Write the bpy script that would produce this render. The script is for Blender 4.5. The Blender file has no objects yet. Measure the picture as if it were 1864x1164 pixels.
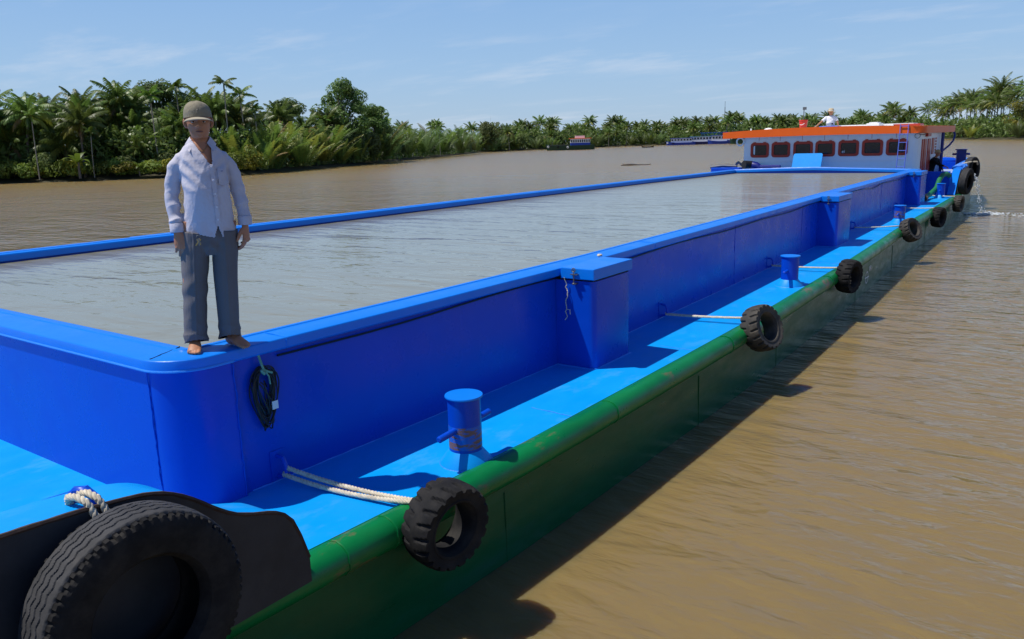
import bpy, bmesh, math, random
import numpy as np
from mathutils import Vector, Matrix, Quaternion

R = math.radians
SC = bpy.context.scene
COL = SC.collection
PI = math.pi

# ------------------------------------------------------------------ camera
YAW, PITCH, ROLL = 0.62705, 0.21777, -0.02999
cam_d = bpy.data.cameras.new('camera')
cam = bpy.data.objects.new('camera', cam_d)
COL.objects.link(cam)
cam_d.sensor_width = 36.0
cam_d.lens = 1450 / 1864 * 36.0
cam_d.clip_start = 0.05
cam_d.clip_end = 6000
fwd = Vector((-math.sin(YAW) * math.cos(PITCH), math.cos(YAW) * math.cos(PITCH), -math.sin(PITCH)))
rt0 = Vector((math.cos(YAW), math.sin(YAW), 0))
up0 = rt0.cross(fwd)
rt = rt0 * math.cos(ROLL) + up0 * math.sin(ROLL)
up = up0 * math.cos(ROLL) - rt0 * math.sin(ROLL)
cam.matrix_world = Matrix(((rt.x, up.x, -fwd.x, 0), (rt.y, up.y, -fwd.y, 0), (rt.z, up.z, -fwd.z, 3.2), (0, 0, 0, 1)))
SC.camera = cam

# ------------------------------------------------------------------ light and exposure
SUN = Vector((-0.39, -0.335, 1.0)).normalized()
sun_d = bpy.data.lights.new('sun', 'SUN')
sun_d.energy = 4.8
sun_d.angle = R(0.55)
sun_d.color = (1.0, 0.955, 0.88)
sun = bpy.data.objects.new('sun', sun_d)
COL.objects.link(sun)
sun.rotation_euler = (-SUN).to_track_quat('-Z', 'Y').to_euler()
sun.location = (-20, -15, 60)

SKY_STRENGTH = 0.10
world = bpy.data.worlds.new('World')
SC.world = world
world.use_nodes = True
nt = world.node_tree
nt.nodes.clear()
wo = nt.nodes.new('ShaderNodeOutputWorld')
bg = nt.nodes.new('ShaderNodeBackground')
sky = nt.nodes.new('ShaderNodeTexSky')
sky.sky_type = 'NISHITA'
sky.sun_disc = False
sky.sun_elevation = math.asin(SUN.z)
sky.sun_rotation = math.atan2(SUN.x, SUN.y)
sky.altitude = 0
sky.air_density = 1.0
sky.dust_density = 0.6
sky.ozone_density = 3.0
bg.inputs['Strength'].default_value = SKY_STRENGTH
# thin wisps of cloud laid out on a plane high above
tc = nt.nodes.new('ShaderNodeTexCoord')
sep = nt.nodes.new('ShaderNodeSeparateXYZ')
nt.links.new(tc.outputs['Generated'], sep.inputs[0])
def wmath(op, a, b=None, c=None):
    n = nt.nodes.new('ShaderNodeMath'); n.operation = op
    for i, v in enumerate((a, b, c)):
        if v is None: continue
        if hasattr(v, 'links'): nt.links.new(v, n.inputs[i])
        else: n.inputs[i].default_value = v
    return n.outputs[0]
zz = wmath('ADD', wmath('MAXIMUM', sep.outputs[2], 0.0), 0.10)
cmb = nt.nodes.new('ShaderNodeCombineXYZ')
nt.links.new(wmath('DIVIDE', sep.outputs[0], zz), cmb.inputs[0])
nt.links.new(wmath('DIVIDE', sep.outputs[1], zz), cmb.inputs[1])
def wnoise(scale, detail, off):
    mp = nt.nodes.new('ShaderNodeMapping'); mp.inputs['Location'].default_value = off
    mp.inputs['Rotation'].default_value = (0, 0, R(-36)); mp.inputs['Scale'].default_value = (0.55, 1.0, 1.0)
    nt.links.new(cmb.outputs[0], mp.inputs[0])
    nz = nt.nodes.new('ShaderNodeTexNoise'); nz.inputs['Scale'].default_value = scale
    nz.inputs['Detail'].default_value = detail; nz.inputs['Roughness'].default_value = 0.62
    nt.links.new(mp.outputs[0], nz.inputs['Vector'])
    return nz.outputs[0]
n1 = wnoise(1.5, 6, (3.1, 1.7, 0)); n2 = wnoise(0.45, 2, (0.4, 5.2, 0))
mask = wmath('MULTIPLY', wmath('SMOOTH_MAX', wmath('MULTIPLY_ADD', n1, 5.0, -2.55), 0.0, 0.15), wmath('MAXIMUM', wmath('MULTIPLY_ADD', n2, 3.4, -1.15), 0.0))
mask = wmath('MINIMUM', wmath('MULTIPLY', mask, 0.45), 0.42)
mx = nt.nodes.new('ShaderNodeMix'); mx.data_type = 'RGBA'
nt.links.new(mask, mx.inputs['Factor'])
rampn = nt.nodes.new('ShaderNodeValToRGB')
nt.links.new(wmath('MAXIMUM', sep.outputs[2], 0.0), rampn.inputs[0])
el_ = rampn.color_ramp.elements
el_[0].position = 0.0; el_[0].color = (0.43, 0.59, 0.78, 1)
el_[1].position = 1.0; el_[1].color = (0.010, 0.05, 0.24, 1)
for ps, c_ in ((0.09, (0.34, 0.545, 0.83)), (0.19, (0.26, 0.475, 0.83)), (0.30, (0.10, 0.26, 0.62)), (0.5, (0.03, 0.11, 0.40))):
    e_ = rampn.color_ramp.elements.new(ps); e_.color = (*c_, 1)
gsc = nt.nodes.new('ShaderNodeVectorMath'); gsc.operation = 'SCALE'; gsc.inputs['Scale'].default_value = 1.0 / SKY_STRENGTH
nt.links.new(rampn.outputs[0], gsc.inputs[0])
air = nt.nodes.new('ShaderNodeMix'); air.data_type = 'RGBA'; air.inputs['Factor'].default_value = 0.8
nt.links.new(sky.outputs[0], air.inputs['A']); nt.links.new(gsc.outputs[0], air.inputs['B'])
nt.links.new(air.outputs['Result'], mx.inputs['A'])
mx.inputs['B'].default_value = (7.6, 8.0, 8.8, 1)
nt.links.new(mx.outputs['Result'], bg.inputs['Color'])
nt.links.new(bg.outputs[0], wo.inputs['Surface'])

SC.view_settings.view_transform = 'Standard'
SC.view_settings.look = 'None'
SC.view_settings.exposure = 0.0
SC.view_settings.gamma = 1.0
SC.cycles.max_bounces = 6
SC.cycles.transparent_max_bounces = 12
SC.cycles.use_denoising = True

# ------------------------------------------------------------------ helpers
def tag(o, label=None, cat=None, group=None, kind=None):
    if label: o['label'] = label
    if cat: o['category'] = cat
    if group: o['group'] = group
    if kind: o['kind'] = kind
    return o

def thing(name, label, cat, loc=(0, 0, 0), rz=0.0, group=None):
    o = bpy.data.objects.new(name, None)
    o.empty_display_size = 0.2
    COL.objects.link(o)
    o.location = loc
    o.rotation_euler = (0, 0, rz)
    return tag(o, label, cat, group)

def V(*a): return Vector(a)

class MB:
    """collects shapes into one mesh"""
    def __init__(s): s.v = []; s.f = []; s.m = []
    def add(s, verts, faces, mat=0):
        b = len(s.v)
        s.v.extend([tuple(p) for p in verts])
        s.f.extend([tuple(i + b for i in f) for f in faces])
        s.m.extend([mat] * len(faces))
    def box(s, c, d, rot=None, mat=0):
        x, y, z = d[0] / 2, d[1] / 2, d[2] / 2
        pts = [Vector(p) for p in ((-x, -y, -z), (x, -y, -z), (x, y, -z), (-x, y, -z), (-x, -y, z), (x, -y, z), (x, y, z), (-x, y, z))]
        if rot is not None: pts = [rot @ p for p in pts]
        c = Vector(c)
        s.add([p + c for p in pts], [(0, 3, 2, 1), (4, 5, 6, 7), (0, 1, 5, 4), (1, 2, 6, 5), (2, 3, 7, 6), (3, 0, 4, 7)], mat)
    def bb(s, x0, x1, y0, y1, z0, z1, mat=0):
        s.box(((x0 + x1) / 2, (y0 + y1) / 2, (z0 + z1) / 2), (abs(x1 - x0), abs(y1 - y0), abs(z1 - z0)), None, mat)
    def tube(s, pts, r, n=10, mat=0, caps=True, ref=None, flat=1.0):
        """sweep along pts; r a number, a list of radii or of (ra, rb)"""
        pts = [Vector(p) for p in pts]
        k = len(pts)
        rs = [r] * k if not hasattr(r, '__len__') else list(r)
        rs = [(q, q * flat) if not hasattr(q, '__len__') else q for q in rs]
        tang = []
        for i in range(k):
            t = pts[min(i + 1, k - 1)] - pts[max(i - 1, 0)]
            tang.append(t.normalized() if t.length > 1e-9 else Vector((0, 0, 1)))
        a = Vector(ref) if ref is not None else (Vector((1, 0, 0)) if abs(tang[0].x) < 0.8 else Vector((0, 1, 0)))
        vs = []
        for i in range(k):
            a = a - tang[i] * a.dot(tang[i])
            if a.length < 1e-6: a = tang[i].orthogonal()
            a.normalize()
            b = tang[i].cross(a)
            for j in range(n):
                th = 2 * PI * j / n
                vs.append(pts[i] + a * (rs[i][0] * math.cos(th)) + b * (rs[i][1] * math.sin(th)))
        fs = [(i * n + j, i * n + (j + 1) % n, (i + 1) * n + (j + 1) % n, (i + 1) * n + j) for i in range(k - 1) for j in range(n)]
        if caps:
            fs.append(tuple(range(n - 1, -1, -1)))
            fs.append(tuple((k - 1) * n + j for j in range(n)))
        s.add(vs, fs, mat)
    def lathe(s, prof, n=32, mat=0, M=None, closed=False):
        """prof = [(r, z)], axis z"""
        vs = []
        for r_, z_ in prof:
            for j in range(n):
                th = 2 * PI * j / n
                p = Vector((r_ * math.cos(th), r_ * math.sin(th), z_))
                vs.append(M @ p if M is not None else p)
        k = len(prof)
        fs = []
        for i in range(k if closed else k - 1):
            i2 = (i + 1) % k
            for j in range(n):
                j2 = (j + 1) % n
                fs.append((i * n + j, i * n + j2, i2 * n + j2, i2 * n + j))
        if not closed:
            if prof[0][0] > 1e-5: fs.append(tuple(range(n - 1, -1, -1)))
            if prof[-1][0] > 1e-5: fs.append(tuple((k - 1) * n + j for j in range(n)))
        s.add(vs, fs, mat)
    def prism(s, poly, axis, lo, hi, mat=0):
        """poly in the two other axes, extruded along axis"""
        n = len(poly)
        def mk(p, h):
            if axis == 'x': return (h, p[0], p[1])
            if axis == 'y': return (p[0], h, p[1])
            return (p[0], p[1], h)
        vs = [mk(p, lo) for p in poly] + [mk(p, hi) for p in poly]
        fs = [tuple(range(n - 1, -1, -1)), tuple(range(n, 2 * n))] + [(i, (i + 1) % n, n + (i + 1) % n, n + i) for i in range(n)]
        s.add(vs, fs, mat)
    def sphere(s, c, r, nu=14, nv=9, mat=0, rot=None):
        rr = r if hasattr(r, '__len__') else (r, r, r)
        vs = []
        for i in range(nv + 1):
            ph = -PI / 2 + PI * i / nv
            for j in range(nu):
                th = 2 * PI * j / nu
                p = Vector((rr[0] * math.cos(ph) * math.cos(th), rr[1] * math.cos(ph) * math.sin(th), rr[2] * math.sin(ph)))
                if rot is not None: p = rot @ p
                vs.append(p + Vector(c))
        s.add(vs, [(i * nu + j, i * nu + (j + 1) % nu, (i + 1) * nu + (j + 1) % nu, (i + 1) * nu + j) for i in range(nv) for j in range(nu)], mat)
    def mesh(s, name, mats, smooth=False, sharp=35, fix=True):
        me = bpy.data.meshes.new(name)
        me.from_pydata(s.v, [], s.f)
        for m in (mats if isinstance(mats, (list, tuple)) else [mats]): me.materials.append(m)
        if len(me.materials) > 1: me.polygons.foreach_set('material_index', s.m)
        if fix:
            b = bmesh.new(); b.from_mesh(me)
            bmesh.ops.remove_doubles(b, verts=b.verts, dist=1e-5)
            bmesh.ops.recalc_face_normals(b, faces=b.faces)
            b.to_mesh(me); b.free()
        if smooth:
            me.shade_smooth()
            me.set_sharp_from_angle(angle=R(sharp))
        me.update()
        return me
    def build(s, name, mats, parent=None, smooth=False, sharp=35, bevel=0, fix=True):
        o = bpy.data.objects.new(name, s.mesh(name, mats, smooth, sharp, fix))
        COL.objects.link(o)
        if parent is not None: o.parent = parent
        if bevel:
            md = o.modifiers.new('bevel', 'BEVEL'); md.width = bevel; md.segments = 2; md.limit_method = 'ANGLE'; md.angle_limit = R(40)
        return o

def text_part(body, size, m, parent, loc, rot, name):
    c = bpy.data.curves.new(name, 'FONT'); c.body = body; c.size = size; c.extrude = 0.001; c.materials.append(m)
    t = bpy.data.objects.new('tmp_text', c); COL.objects.link(t)
    me = bpy.data.meshes.new_from_object(t.evaluated_get(bpy.context.evaluated_depsgraph_get()))
    bpy.data.objects.remove(t)
    me.materials.clear(); me.materials.append(m)
    o = bpy.data.objects.new(name, me); COL.objects.link(o); o.parent = parent; o.location = loc; o.rotation_euler = rot
    return o

def copy_tree(o, parent=None):
    c = o.copy(); COL.objects.link(c)
    if parent is not None: c.parent = parent
    for ch in list(o.children): copy_tree(ch, c)
    return c

def lerp_table(t, x):
    xs = [p[0] for p in t]; ys = [p[1] for p in t]
    return float(np.interp(x, xs, ys))

# ------------------------------------------------------------------ materials
def mat(name, col, rough=0.5, spec=0.5, metal=0.0, var=0.0, vscale=3.0, bump=0.0, bscale=20.0, coat=0.0, dirt=None, dscale=2.0, damt=0.5, dlo=0.55, dhi=0.75, stretch=(1, 1, 1), rvar=0.0, rand=0.0, transl=0.0, alpha=1.0, bdetail=4, bump2=0.0, b2scale=2.0):
    m = bpy.data.materials.new(name); m.use_nodes = True
    n = m.node_tree; L = n.links
    p = n.nodes['Principled BSDF']
    p.inputs['Roughness'].default_value = rough
    p.inputs['Metallic'].default_value = metal
    p.inputs['Specular IOR Level'].default_value = spec
    if coat: p.inputs['Coat Weight'].default_value = coat; p.inputs['Coat Roughness'].default_value = 0.12
    t = n.nodes.new('ShaderNodeTexCoord')
    mp = n.nodes.new('ShaderNodeMapping'); mp.inputs['Scale'].default_value = stretch
    L.new(t.outputs['Object'], mp.inputs[0])
    def noise(sc, det=5, ro=0.6):
        z = n.nodes.new('ShaderNodeTexNoise'); z.inputs['Scale'].default_value = sc; z.inputs['Detail'].default_value = det; z.inputs['Roughness'].default_value = ro
        L.new(mp.outputs[0], z.inputs['Vector']); return z.outputs[0]
    def ramp(src, lo, hi, a, b):
        r_ = n.nodes.new('ShaderNodeMapRange'); r_.inputs[1].default_value = lo; r_.inputs[2].default_value = hi; r_.inputs[3].default_value = a; r_.inputs[4].default_value = b
        L.new(src, r_.inputs[0]); return r_.outputs[0]
    rgb = n.nodes.new('ShaderNodeRGB'); rgb.outputs[0].default_value = (*col, 1)
    out = rgb.outputs[0]
    if var or rand:
        h = n.nodes.new('ShaderNodeHueSaturation')
        L.new(out, h.inputs['Color'])
        v = None
        if var: v = ramp(noise(vscale), 0.25, 0.75, 1 - var, 1 + var)
        if rand:
            oi = n.nodes.new('ShaderNodeObjectInfo')
            rv = ramp(oi.outputs['Random'], 0, 1, 1 - rand, 1 + rand)
            hh = n.nodes.new('ShaderNodeMath'); hh.operation = 'MULTIPLY_ADD'; hh.inputs[1].default_value = 0.09 * rand; hh.inputs[2].default_value = 0.5 - 0.045 * rand
            L.new(oi.outputs['Random'], hh.inputs[0]); L.new(hh.outputs[0], h.inputs['Hue'])
            if v is None: v = rv
            else:
                mm = n.nodes.new('ShaderNodeMath'); mm.operation = 'MULTIPLY'; L.new(v, mm.inputs[0]); L.new(rv, mm.inputs[1]); v = mm.outputs[0]
        L.new(v, h.inputs['Value'])
        out = h.outputs[0]
    if dirt is not None:
        d = ramp(noise(dscale, 8, 0.68), dlo, dhi, 0, damt)
        x = n.nodes.new('ShaderNodeMix'); x.data_type = 'RGBA'
        L.new(d, x.inputs['Factor']); L.new(out, x.inputs['A']); x.inputs['B'].default_value = (*dirt, 1)
        out = x.outputs['Result']
    L.new(out, p.inputs['Base Color'])
    if rvar: L.new(ramp(noise(vscale * 1.7 + 1), 0.3, 0.7, max(0.02, rough - rvar), rough + rvar), p.inputs['Roughness'])
    nrm = None
    for amt, sc in ((bump2, b2scale), (bump, bscale)):
        if not amt: continue
        bp = n.nodes.new('ShaderNodeBump'); bp.inputs['Strength'].default_value = 1.0; bp.inputs['Distance'].default_value = amt
        L.new(noise(sc, bdetail), bp.inputs['Height'])
        if nrm is not None: L.new(nrm, bp.inputs['Normal'])
        nrm = bp.outputs[0]
    if nrm is not None: L.new(nrm, p.inputs['Normal'])
    if transl:
        tr = n.nodes.new('ShaderNodeBsdfTranslucent'); L.new(out, tr.inputs['Color'])
        ms = n.nodes.new('ShaderNodeMixShader'); ms.inputs[0].default_value = transl
        L.new(p.outputs[0], ms.inputs[1]); L.new(tr.outputs[0], ms.inputs[2])
        L.new(ms.outputs[0], n.nodes['Material Output'].inputs['Surface'])
    return m

BLUE_SHADE = mat('blue_paint_shaded', (0.0006, 0.062, 0.53), 0.30, 0.3, var=0.05, vscale=1.2, bump=0.0006, bscale=30, bump2=0.004, b2scale=1.3, rvar=0.08, dirt=(0.008, 0.10, 0.62), dscale=1.8, damt=0.25)  # barge blue darkened so its colour carries the shade on the walls
BLUE_LIT = mat('blue_paint_sunlit', (0.0004, 0.29, 0.78), 0.45, 0.22, var=0.06, vscale=2.5, bump=0.0008, bscale=40, bump2=0.003, b2scale=1.5, rvar=0.1, dirt=(0.10, 0.36, 0.74), dscale=4.5, damt=0.5, dlo=0.54, dhi=0.78, stretch=(1, 0.5, 1))  # same barge blue, made brighter and more cyan: sun and sky painted in
RIM_LIT = mat('blue_paint_sunlit_rim', (0.001, 0.19, 0.76), 0.36, 0.4, var=0.05, vscale=2, bump=0.0006, bscale=35, bump2=0.002, b2scale=3, rvar=0.08)  # same barge blue again, sunlight on the rim put into its colour
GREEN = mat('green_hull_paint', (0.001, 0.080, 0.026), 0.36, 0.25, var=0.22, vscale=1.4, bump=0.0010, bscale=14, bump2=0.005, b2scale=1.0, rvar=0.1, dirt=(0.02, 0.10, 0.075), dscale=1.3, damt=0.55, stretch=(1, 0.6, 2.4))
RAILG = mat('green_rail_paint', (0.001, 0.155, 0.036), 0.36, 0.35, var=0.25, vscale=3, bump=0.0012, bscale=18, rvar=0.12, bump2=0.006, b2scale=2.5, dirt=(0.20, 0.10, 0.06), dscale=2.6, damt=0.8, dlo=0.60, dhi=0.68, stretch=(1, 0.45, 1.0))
WELD = mat('weld_bead_paint', (0.03, 0.26, 0.80), 0.4, 0.5, bump=0.004, bscale=120)
GREYP = mat('dark_primer', (0.034, 0.036, 0.042), 0.5, 0.25, var=0.3, vscale=3, bump=0.001, bscale=30, dirt=(0.06, 0.062, 0.065), dscale=4, damt=0.4)
RUST = mat('rusty_edge', (0.055, 0.034, 0.026), 0.8, 0.3, var=0.4, vscale=20, bump=0.002, bscale=60)
RUBBER = mat('tyre_rubber', (0.016, 0.016, 0.017), 0.75, 0.10, var=0.35, vscale=8, bump=0.0015, bscale=45, dirt=(0.055, 0.050, 0.043), dscale=7, damt=0.5, dlo=0.45, dhi=0.75)
RUBBERD = mat('dusty_tyre_rubber', (0.045, 0.041, 0.036), 0.7, 0.3, var=0.3, vscale=8, bump=0.0015, bscale=45, dirt=(0.16, 0.135, 0.10), dscale=5, damt=0.5, dlo=0.45, dhi=0.75)
RUBBERW = mat('worn_grey_tread', (0.050, 0.050, 0.052), 0.7, 0.2, var=0.35, vscale=9, bump=0.002, bscale=40, dirt=(0.11, 0.10, 0.09), dscale=6, damt=0.5, dlo=0.5, dhi=0.75)
ROPE = mat('cream_rope', (0.62, 0.55, 0.42), 0.85, 0.2, var=0.25, vscale=30, dirt=(0.25, 0.19, 0.13), dscale=9, damt=0.6)
CABLE = mat('black_cable', (0.008, 0.008, 0.010), 0.45)
GREENROPE = mat('green_twine', (0.16, 0.33, 0.23), 0.8, var=0.2, vscale=40)
WHITE = mat('white_cabin_paint', (0.82, 0.81, 0.80), 0.38, 0.4, var=0.03, vscale=2, bump=0.0005, bscale=20, bump2=0.004, b2scale=1.2)
ORANGE = mat('orange_fascia_paint', (0.86, 0.125, 0.005), 0.42, 0.4, var=0.06, vscale=2)
REDF = mat('red_brown_paint', (0.42, 0.030, 0.013), 0.4, 0.4, var=0.1, vscale=4)
GLASS = mat('dark_window_glass', (0.010, 0.011, 0.014), 0.06, 0.5)
SEAL = mat('black_seal', (0.01, 0.01, 0.01), 0.6)
WSTICK = mat('white_sticker', (0.75, 0.75, 0.74), 0.6)
LADDER = mat('pale_blue_paint', (0.11, 0.17, 0.62), 0.4)
REDB = mat('red_plastic', (0.62, 0.025, 0.010), 0.35, 0.5)
STEEL = mat('dull_steel', (0.20, 0.20, 0.20), 0.45, 0.5, metal=0.8, var=0.2, vscale=30)
BRASS = mat('key_brass', (0.42, 0.33, 0.14), 0.35, metal=0.9)
HOSEG = mat('green_hose', (0.012, 0.16, 0.055), 0.5, var=0.2, vscale=10)
DKBLUE = mat('dark_blue_paint', (0.004, 0.012, 0.17), 0.4)
SPLASH = mat('white_water', (0.82, 0.86, 0.88), 0.12, 0.6, transl=0.35)

SKIN = mat('tanned_skin', (0.44, 0.195, 0.105), 0.5, 0.35, var=0.12, vscale=20, bump=0.0006, bscale=150)
LIPS = mat('lips', (0.17, 0.06, 0.05), 0.5)
HAIR = mat('dark_hair', (0.02, 0.018, 0.016), 0.7)
EYEW = mat('eye_white', (0.55, 0.52, 0.48), 0.3)
EYED = mat('eye_iris', (0.015, 0.01, 0.008), 0.2)

def cloth(name, col, weave=700, bump=0.0004, **k):
    return mat(name, col, 0.85, 0.2, bump=bump, bscale=weave, **k)
SHIRT = cloth('pale_lilac_shirt_cloth', (0.60, 0.585, 0.66), 500, var=0.05, vscale=6, bump2=0.008, b2scale=14, transl=0.12)
TROUS = cloth('grey_trouser_cloth', (0.150, 0.140, 0.143), 600, var=0.08, vscale=6, bump2=0.010, b2scale=9, stretch=(1, 1, 0.4))
CAPM = cloth('olive_cap_cloth', (0.25, 0.22, 0.155), 500, var=0.12, vscale=15, bump2=0.006, b2scale=30)
CAPB = cloth('pale_cap_brim_cloth', (0.36, 0.32, 0.24), 500, var=0.06, vscale=20)
BUTTON = mat('shirt_button', (0.7, 0.69, 0.75), 0.3)
BLACKC = cloth('black_jacket_cloth', (0.010, 0.010, 0.011))
WHITEC = cloth('white_shirt_cloth', (0.76, 0.76, 0.80))
STRAW = cloth('straw_hat', (0.52, 0.42, 0.26), 200)
TANCAP = cloth('tan_cap_cloth', (0.50, 0.36, 0.18), 300)

def leafmat(name, col, rough=0.42, rand=0.35, transl=0.42, var=0.35, vs=0.6):
    return mat(name, col, rough, 0.45, var=var, vscale=vs, rand=rand, transl=transl)
FR_G = leafmat('palm_green', (0.125, 0.190, 0.038))
FR_Y = leafmat('palm_yellow_green', (0.29, 0.30, 0.05))
FR_D = leafmat('palm_dry', (0.24, 0.16, 0.07))
NI_G = leafmat('nipa_green', (0.140, 0.215, 0.036))
NI_Y = leafmat('nipa_yellow', (0.25, 0.27, 0.042))
NI_B = leafmat('nipa_bluegreen', (0.105, 0.160, 0.050))
AR_G = leafmat('areca_green', (0.13, 0.22, 0.034))
BU_G = leafmat('bush_green', (0.175, 0.240, 0.032), 0.6)
BU_Y = leafmat('bush_yellow', (0.30, 0.29, 0.03), 0.6)
BU_D = leafmat('broadleaf_green', (0.110, 0.175, 0.038), 0.55)
BU_O = leafmat('olive_leaf', (0.155, 0.205, 0.055), 0.6)
BANA = leafmat('banana_leaf', (0.13, 0.20, 0.025), 0.4)
TRUNKP = mat('pale_palm_bark', (0.30, 0.27, 0.22), 0.9, 0.2, var=0.25, vscale=2, stretch=(1, 1, 4), bump=0.02, bscale=6)
TRUNKD = mat('grey_palm_bark', (0.15, 0.125, 0.10), 0.9, 0.2, var=0.25, vscale=2, stretch=(1, 1, 4), bump=0.02, bscale=6)
MUD = mat('river_mud', (0.05, 0.045, 0.022), 0.7, 0.3, var=0.3, vscale=0.3, bump=0.05, bscale=1.5, dirt=(0.03, 0.045, 0.015), dscale=0.15, damt=0.8)

# ------------------------------------------------------------------ water
def water_mat(name, base, scales, rough=0.05, colvar=None, vsc=0.02, ior=1.33, rot=36, open_water=None, far=(15, 90), farrough=0.42, sss=0.0):
    m = bpy.data.materials.new(name); m.use_nodes = True
    n = m.node_tree; L = n.links
    p = n.nodes['Principled BSDF']
    p.inputs['Roughness'].default_value = rough
    p.inputs['IOR'].default_value = ior
    if sss:                              # silty water scatters light sideways, so shadows on it are soft
        p.inputs['Subsurface Weight'].default_value = 0.75; p.inputs['Subsurface Scale'].default_value = sss; p.inputs['Subsurface Radius'].default_value = (1.0, 0.62, 0.25)
    p.inputs['Specular IOR Level'].default_value = 0.5
    t = n.nodes.new('ShaderNodeTexCoord')
    nrm = None
    if open_water:                       # choppier away from the sheltered side of the barge
        sp = n.nodes.new('ShaderNodeVectorMath'); sp.operation = 'DISTANCE'; sp.inputs[1].default_value = (-3, 10, 0)
        L.new(t.outputs['Object'], sp.inputs[0])
        mr = n.nodes.new('ShaderNodeMapRange'); mr.inputs[1].default_value = 12; mr.inputs[2].default_value = 70; mr.inputs[3].default_value = 1.0; mr.inputs[4].default_value = open_water
        L.new(sp.outputs['Value'], mr.inputs[0])
        rr = n.nodes.new('ShaderNodeMapRange'); rr.inputs[1].default_value = far[0]; rr.inputs[2].default_value = far[1]; rr.inputs[3].default_value = rough; rr.inputs[4].default_value = farrough
        L.new(sp.outputs['Value'], rr.inputs[0]); L.new(rr.outputs[0], p.inputs['Roughness'])
        def amp(d):
            q = n.nodes.new('ShaderNodeMath'); q.operation = 'MULTIPLY'; q.inputs[1].default_value = d; L.new(mr.outputs[0], q.inputs[0]); return q.outputs[0]
    for sc, det, dist, sx, ro in scales:
        mp = n.nodes.new('ShaderNodeMapping')
        mp.inputs['Rotation'].default_value = (0, 0, R(-(rot + ro))); mp.inputs['Scale'].default_value = (sx, 1, 1)
        L.new(t.outputs['Object'], mp.inputs[0])
        z = n.nodes.new('ShaderNodeTexNoise'); z.inputs['Scale'].default_value = sc; z.inputs['Detail'].default_value = det; z.inputs['Roughness'].default_value = 0.5
        z.inputs['Distortion'].default_value = 0.5
        L.new(mp.outputs[0], z.inputs['Vector'])
        b = n.nodes.new('ShaderNodeBump'); b.inputs['Strength'].default_value = 1; b.inputs['Distance'].default_value = dist
        if open_water:
            L.new(amp(dist), b.inputs['Distance'])
        L.new(z.outputs[0], b.inputs['Height'])
        if nrm is not None: L.new(nrm, b.inputs['Normal'])
        nrm = b.outputs[0]
    L.new(nrm, p.inputs['Normal'])
    if colvar:
        z = n.nodes.new('ShaderNodeTexNoise'); z.inputs['Scale'].default_value = vsc; z.inputs['Detail'].default_value = 4
        mp = n.nodes.new('ShaderNodeMapping'); mp.inputs['Rotation'].default_value = (0, 0, R(-rot)); mp.inputs['Scale'].default_value = (0.25, 1, 1)
        L.new(t.outputs['Object'], mp.inputs[0]); L.new(mp.outputs[0], z.inputs['Vector'])
        x = n.nodes.new('ShaderNodeMix'); x.data_type = 'RGBA'
        r_ = n.nodes.new('ShaderNodeMapRange'); r_.inputs[1].default_value = 0.35; r_.inputs[2].default_value = 0.65
        L.new(z.outputs[0], r_.inputs[0]); L.new(r_.outputs[0], x.inputs['Factor'])
        x.inputs['A'].default_value = (*base, 1); x.inputs['B'].default_value = (*colvar, 1)
        L.new(x.outputs['Result'], p.inputs['Base Color'])
    else: p.inputs['Base Color'].default_value = (*base, 1)
    return m
RIVER = water_mat('muddy_river_water', (0.212, 0.149, 0.058), [(0.22, 2, 0.14, 0.5, 6), (1.1, 3, 0.085, 0.42, -8), (3.0, 3, 0.050, 0.36, 8), (7.5, 3, 0.016, 0.40, 0)], 0.06, (0.195, 0.144, 0.066), open_water=3.2, farrough=0.25, sss=0.5)
HOLDW = water_mat('hold_water', (0.250, 0.245, 0.175), [(0.9, 2, 0.035, 0.35, 0), (2.6, 3, 0.024, 0.30, 10), (9, 2, 0.005, 0.45, -10)], 0.05, (0.225, 0.225, 0.165), 0.3, open_water=2.2, far=(4, 30), farrough=0.42)
b = MB()
S_ = 2600
b.add([(-S_, -300, 0), (S_, -300, 0), (S_, S_, 0), (-S_, S_, 0)], [(0, 1, 2, 3)])
tag(b.build('river', RIVER), kind='structure')
#PART2
# ------------------------------------------------------------------ land
BANK = [(-190, 8), (-150, 28), (-114.9, 46.5), (-107.7, 52), (-99.8, 60.3), (-95.5, 72), (-103.4, 87.5), (-110, 103), (-134.8, 146.5), (-168, 205), (-197.6, 253.2), (-203, 283.3), (-203, 313), (-197.8, 355), (-183.4, 387), (-137, 372), (-106, 387), (-77.7, 387), (-60.2, 361), (-49, 338.5), (-30.2, 294.7), (-16.3, 267.6), (9.4, 206), (40, 150), (80, 100)]
def bank_frame(s):
    """point and landward normal at fraction s of bank index"""
    i = min(int(s), len(BANK) - 2); f = s - i
    p, q = Vector(BANK[i]), Vector(BANK[i + 1])
    d = (q - p).normalized()
    return p.lerp(q, f), Vector((-d.y, d.x))
def bank_mesh():
    b = MB()
    prof = [(-6, -0.7), (-0.3, -0.05), (1.2, 0.30), (5, 0.7), (40, 0.9), (160, 1.0)]
    k = len(prof); pts = []
    for i, p in enumerate(BANK):
        a = Vector(BANK[max(i - 1, 0)]); c = Vector(BANK[min(i + 1, len(BANK) - 1)])
        d = (c - a).normalized(); nn = Vector((-d.y, d.x))
        for o, z in prof:
            q = Vector(p) + nn * o
            pts.append((q.x, q.y, z))
    b.add(pts, [(i * k + j, i * k + j + 1, (i + 1) * k + j + 1, (i + 1) * k + j) for i in range(len(BANK) - 1) for j in range(k - 1)])
    return b.build('riverbank', MUD, smooth=True, fix=False)
tag(bank_mesh(), kind='structure')
b = MB(); b.add([(-3000, 400, -0.4), (3000, 400, -0.4), (3000, 3000, 1.5), (-3000, 3000, 1.5)], [(0, 1, 2, 3)])
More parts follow.
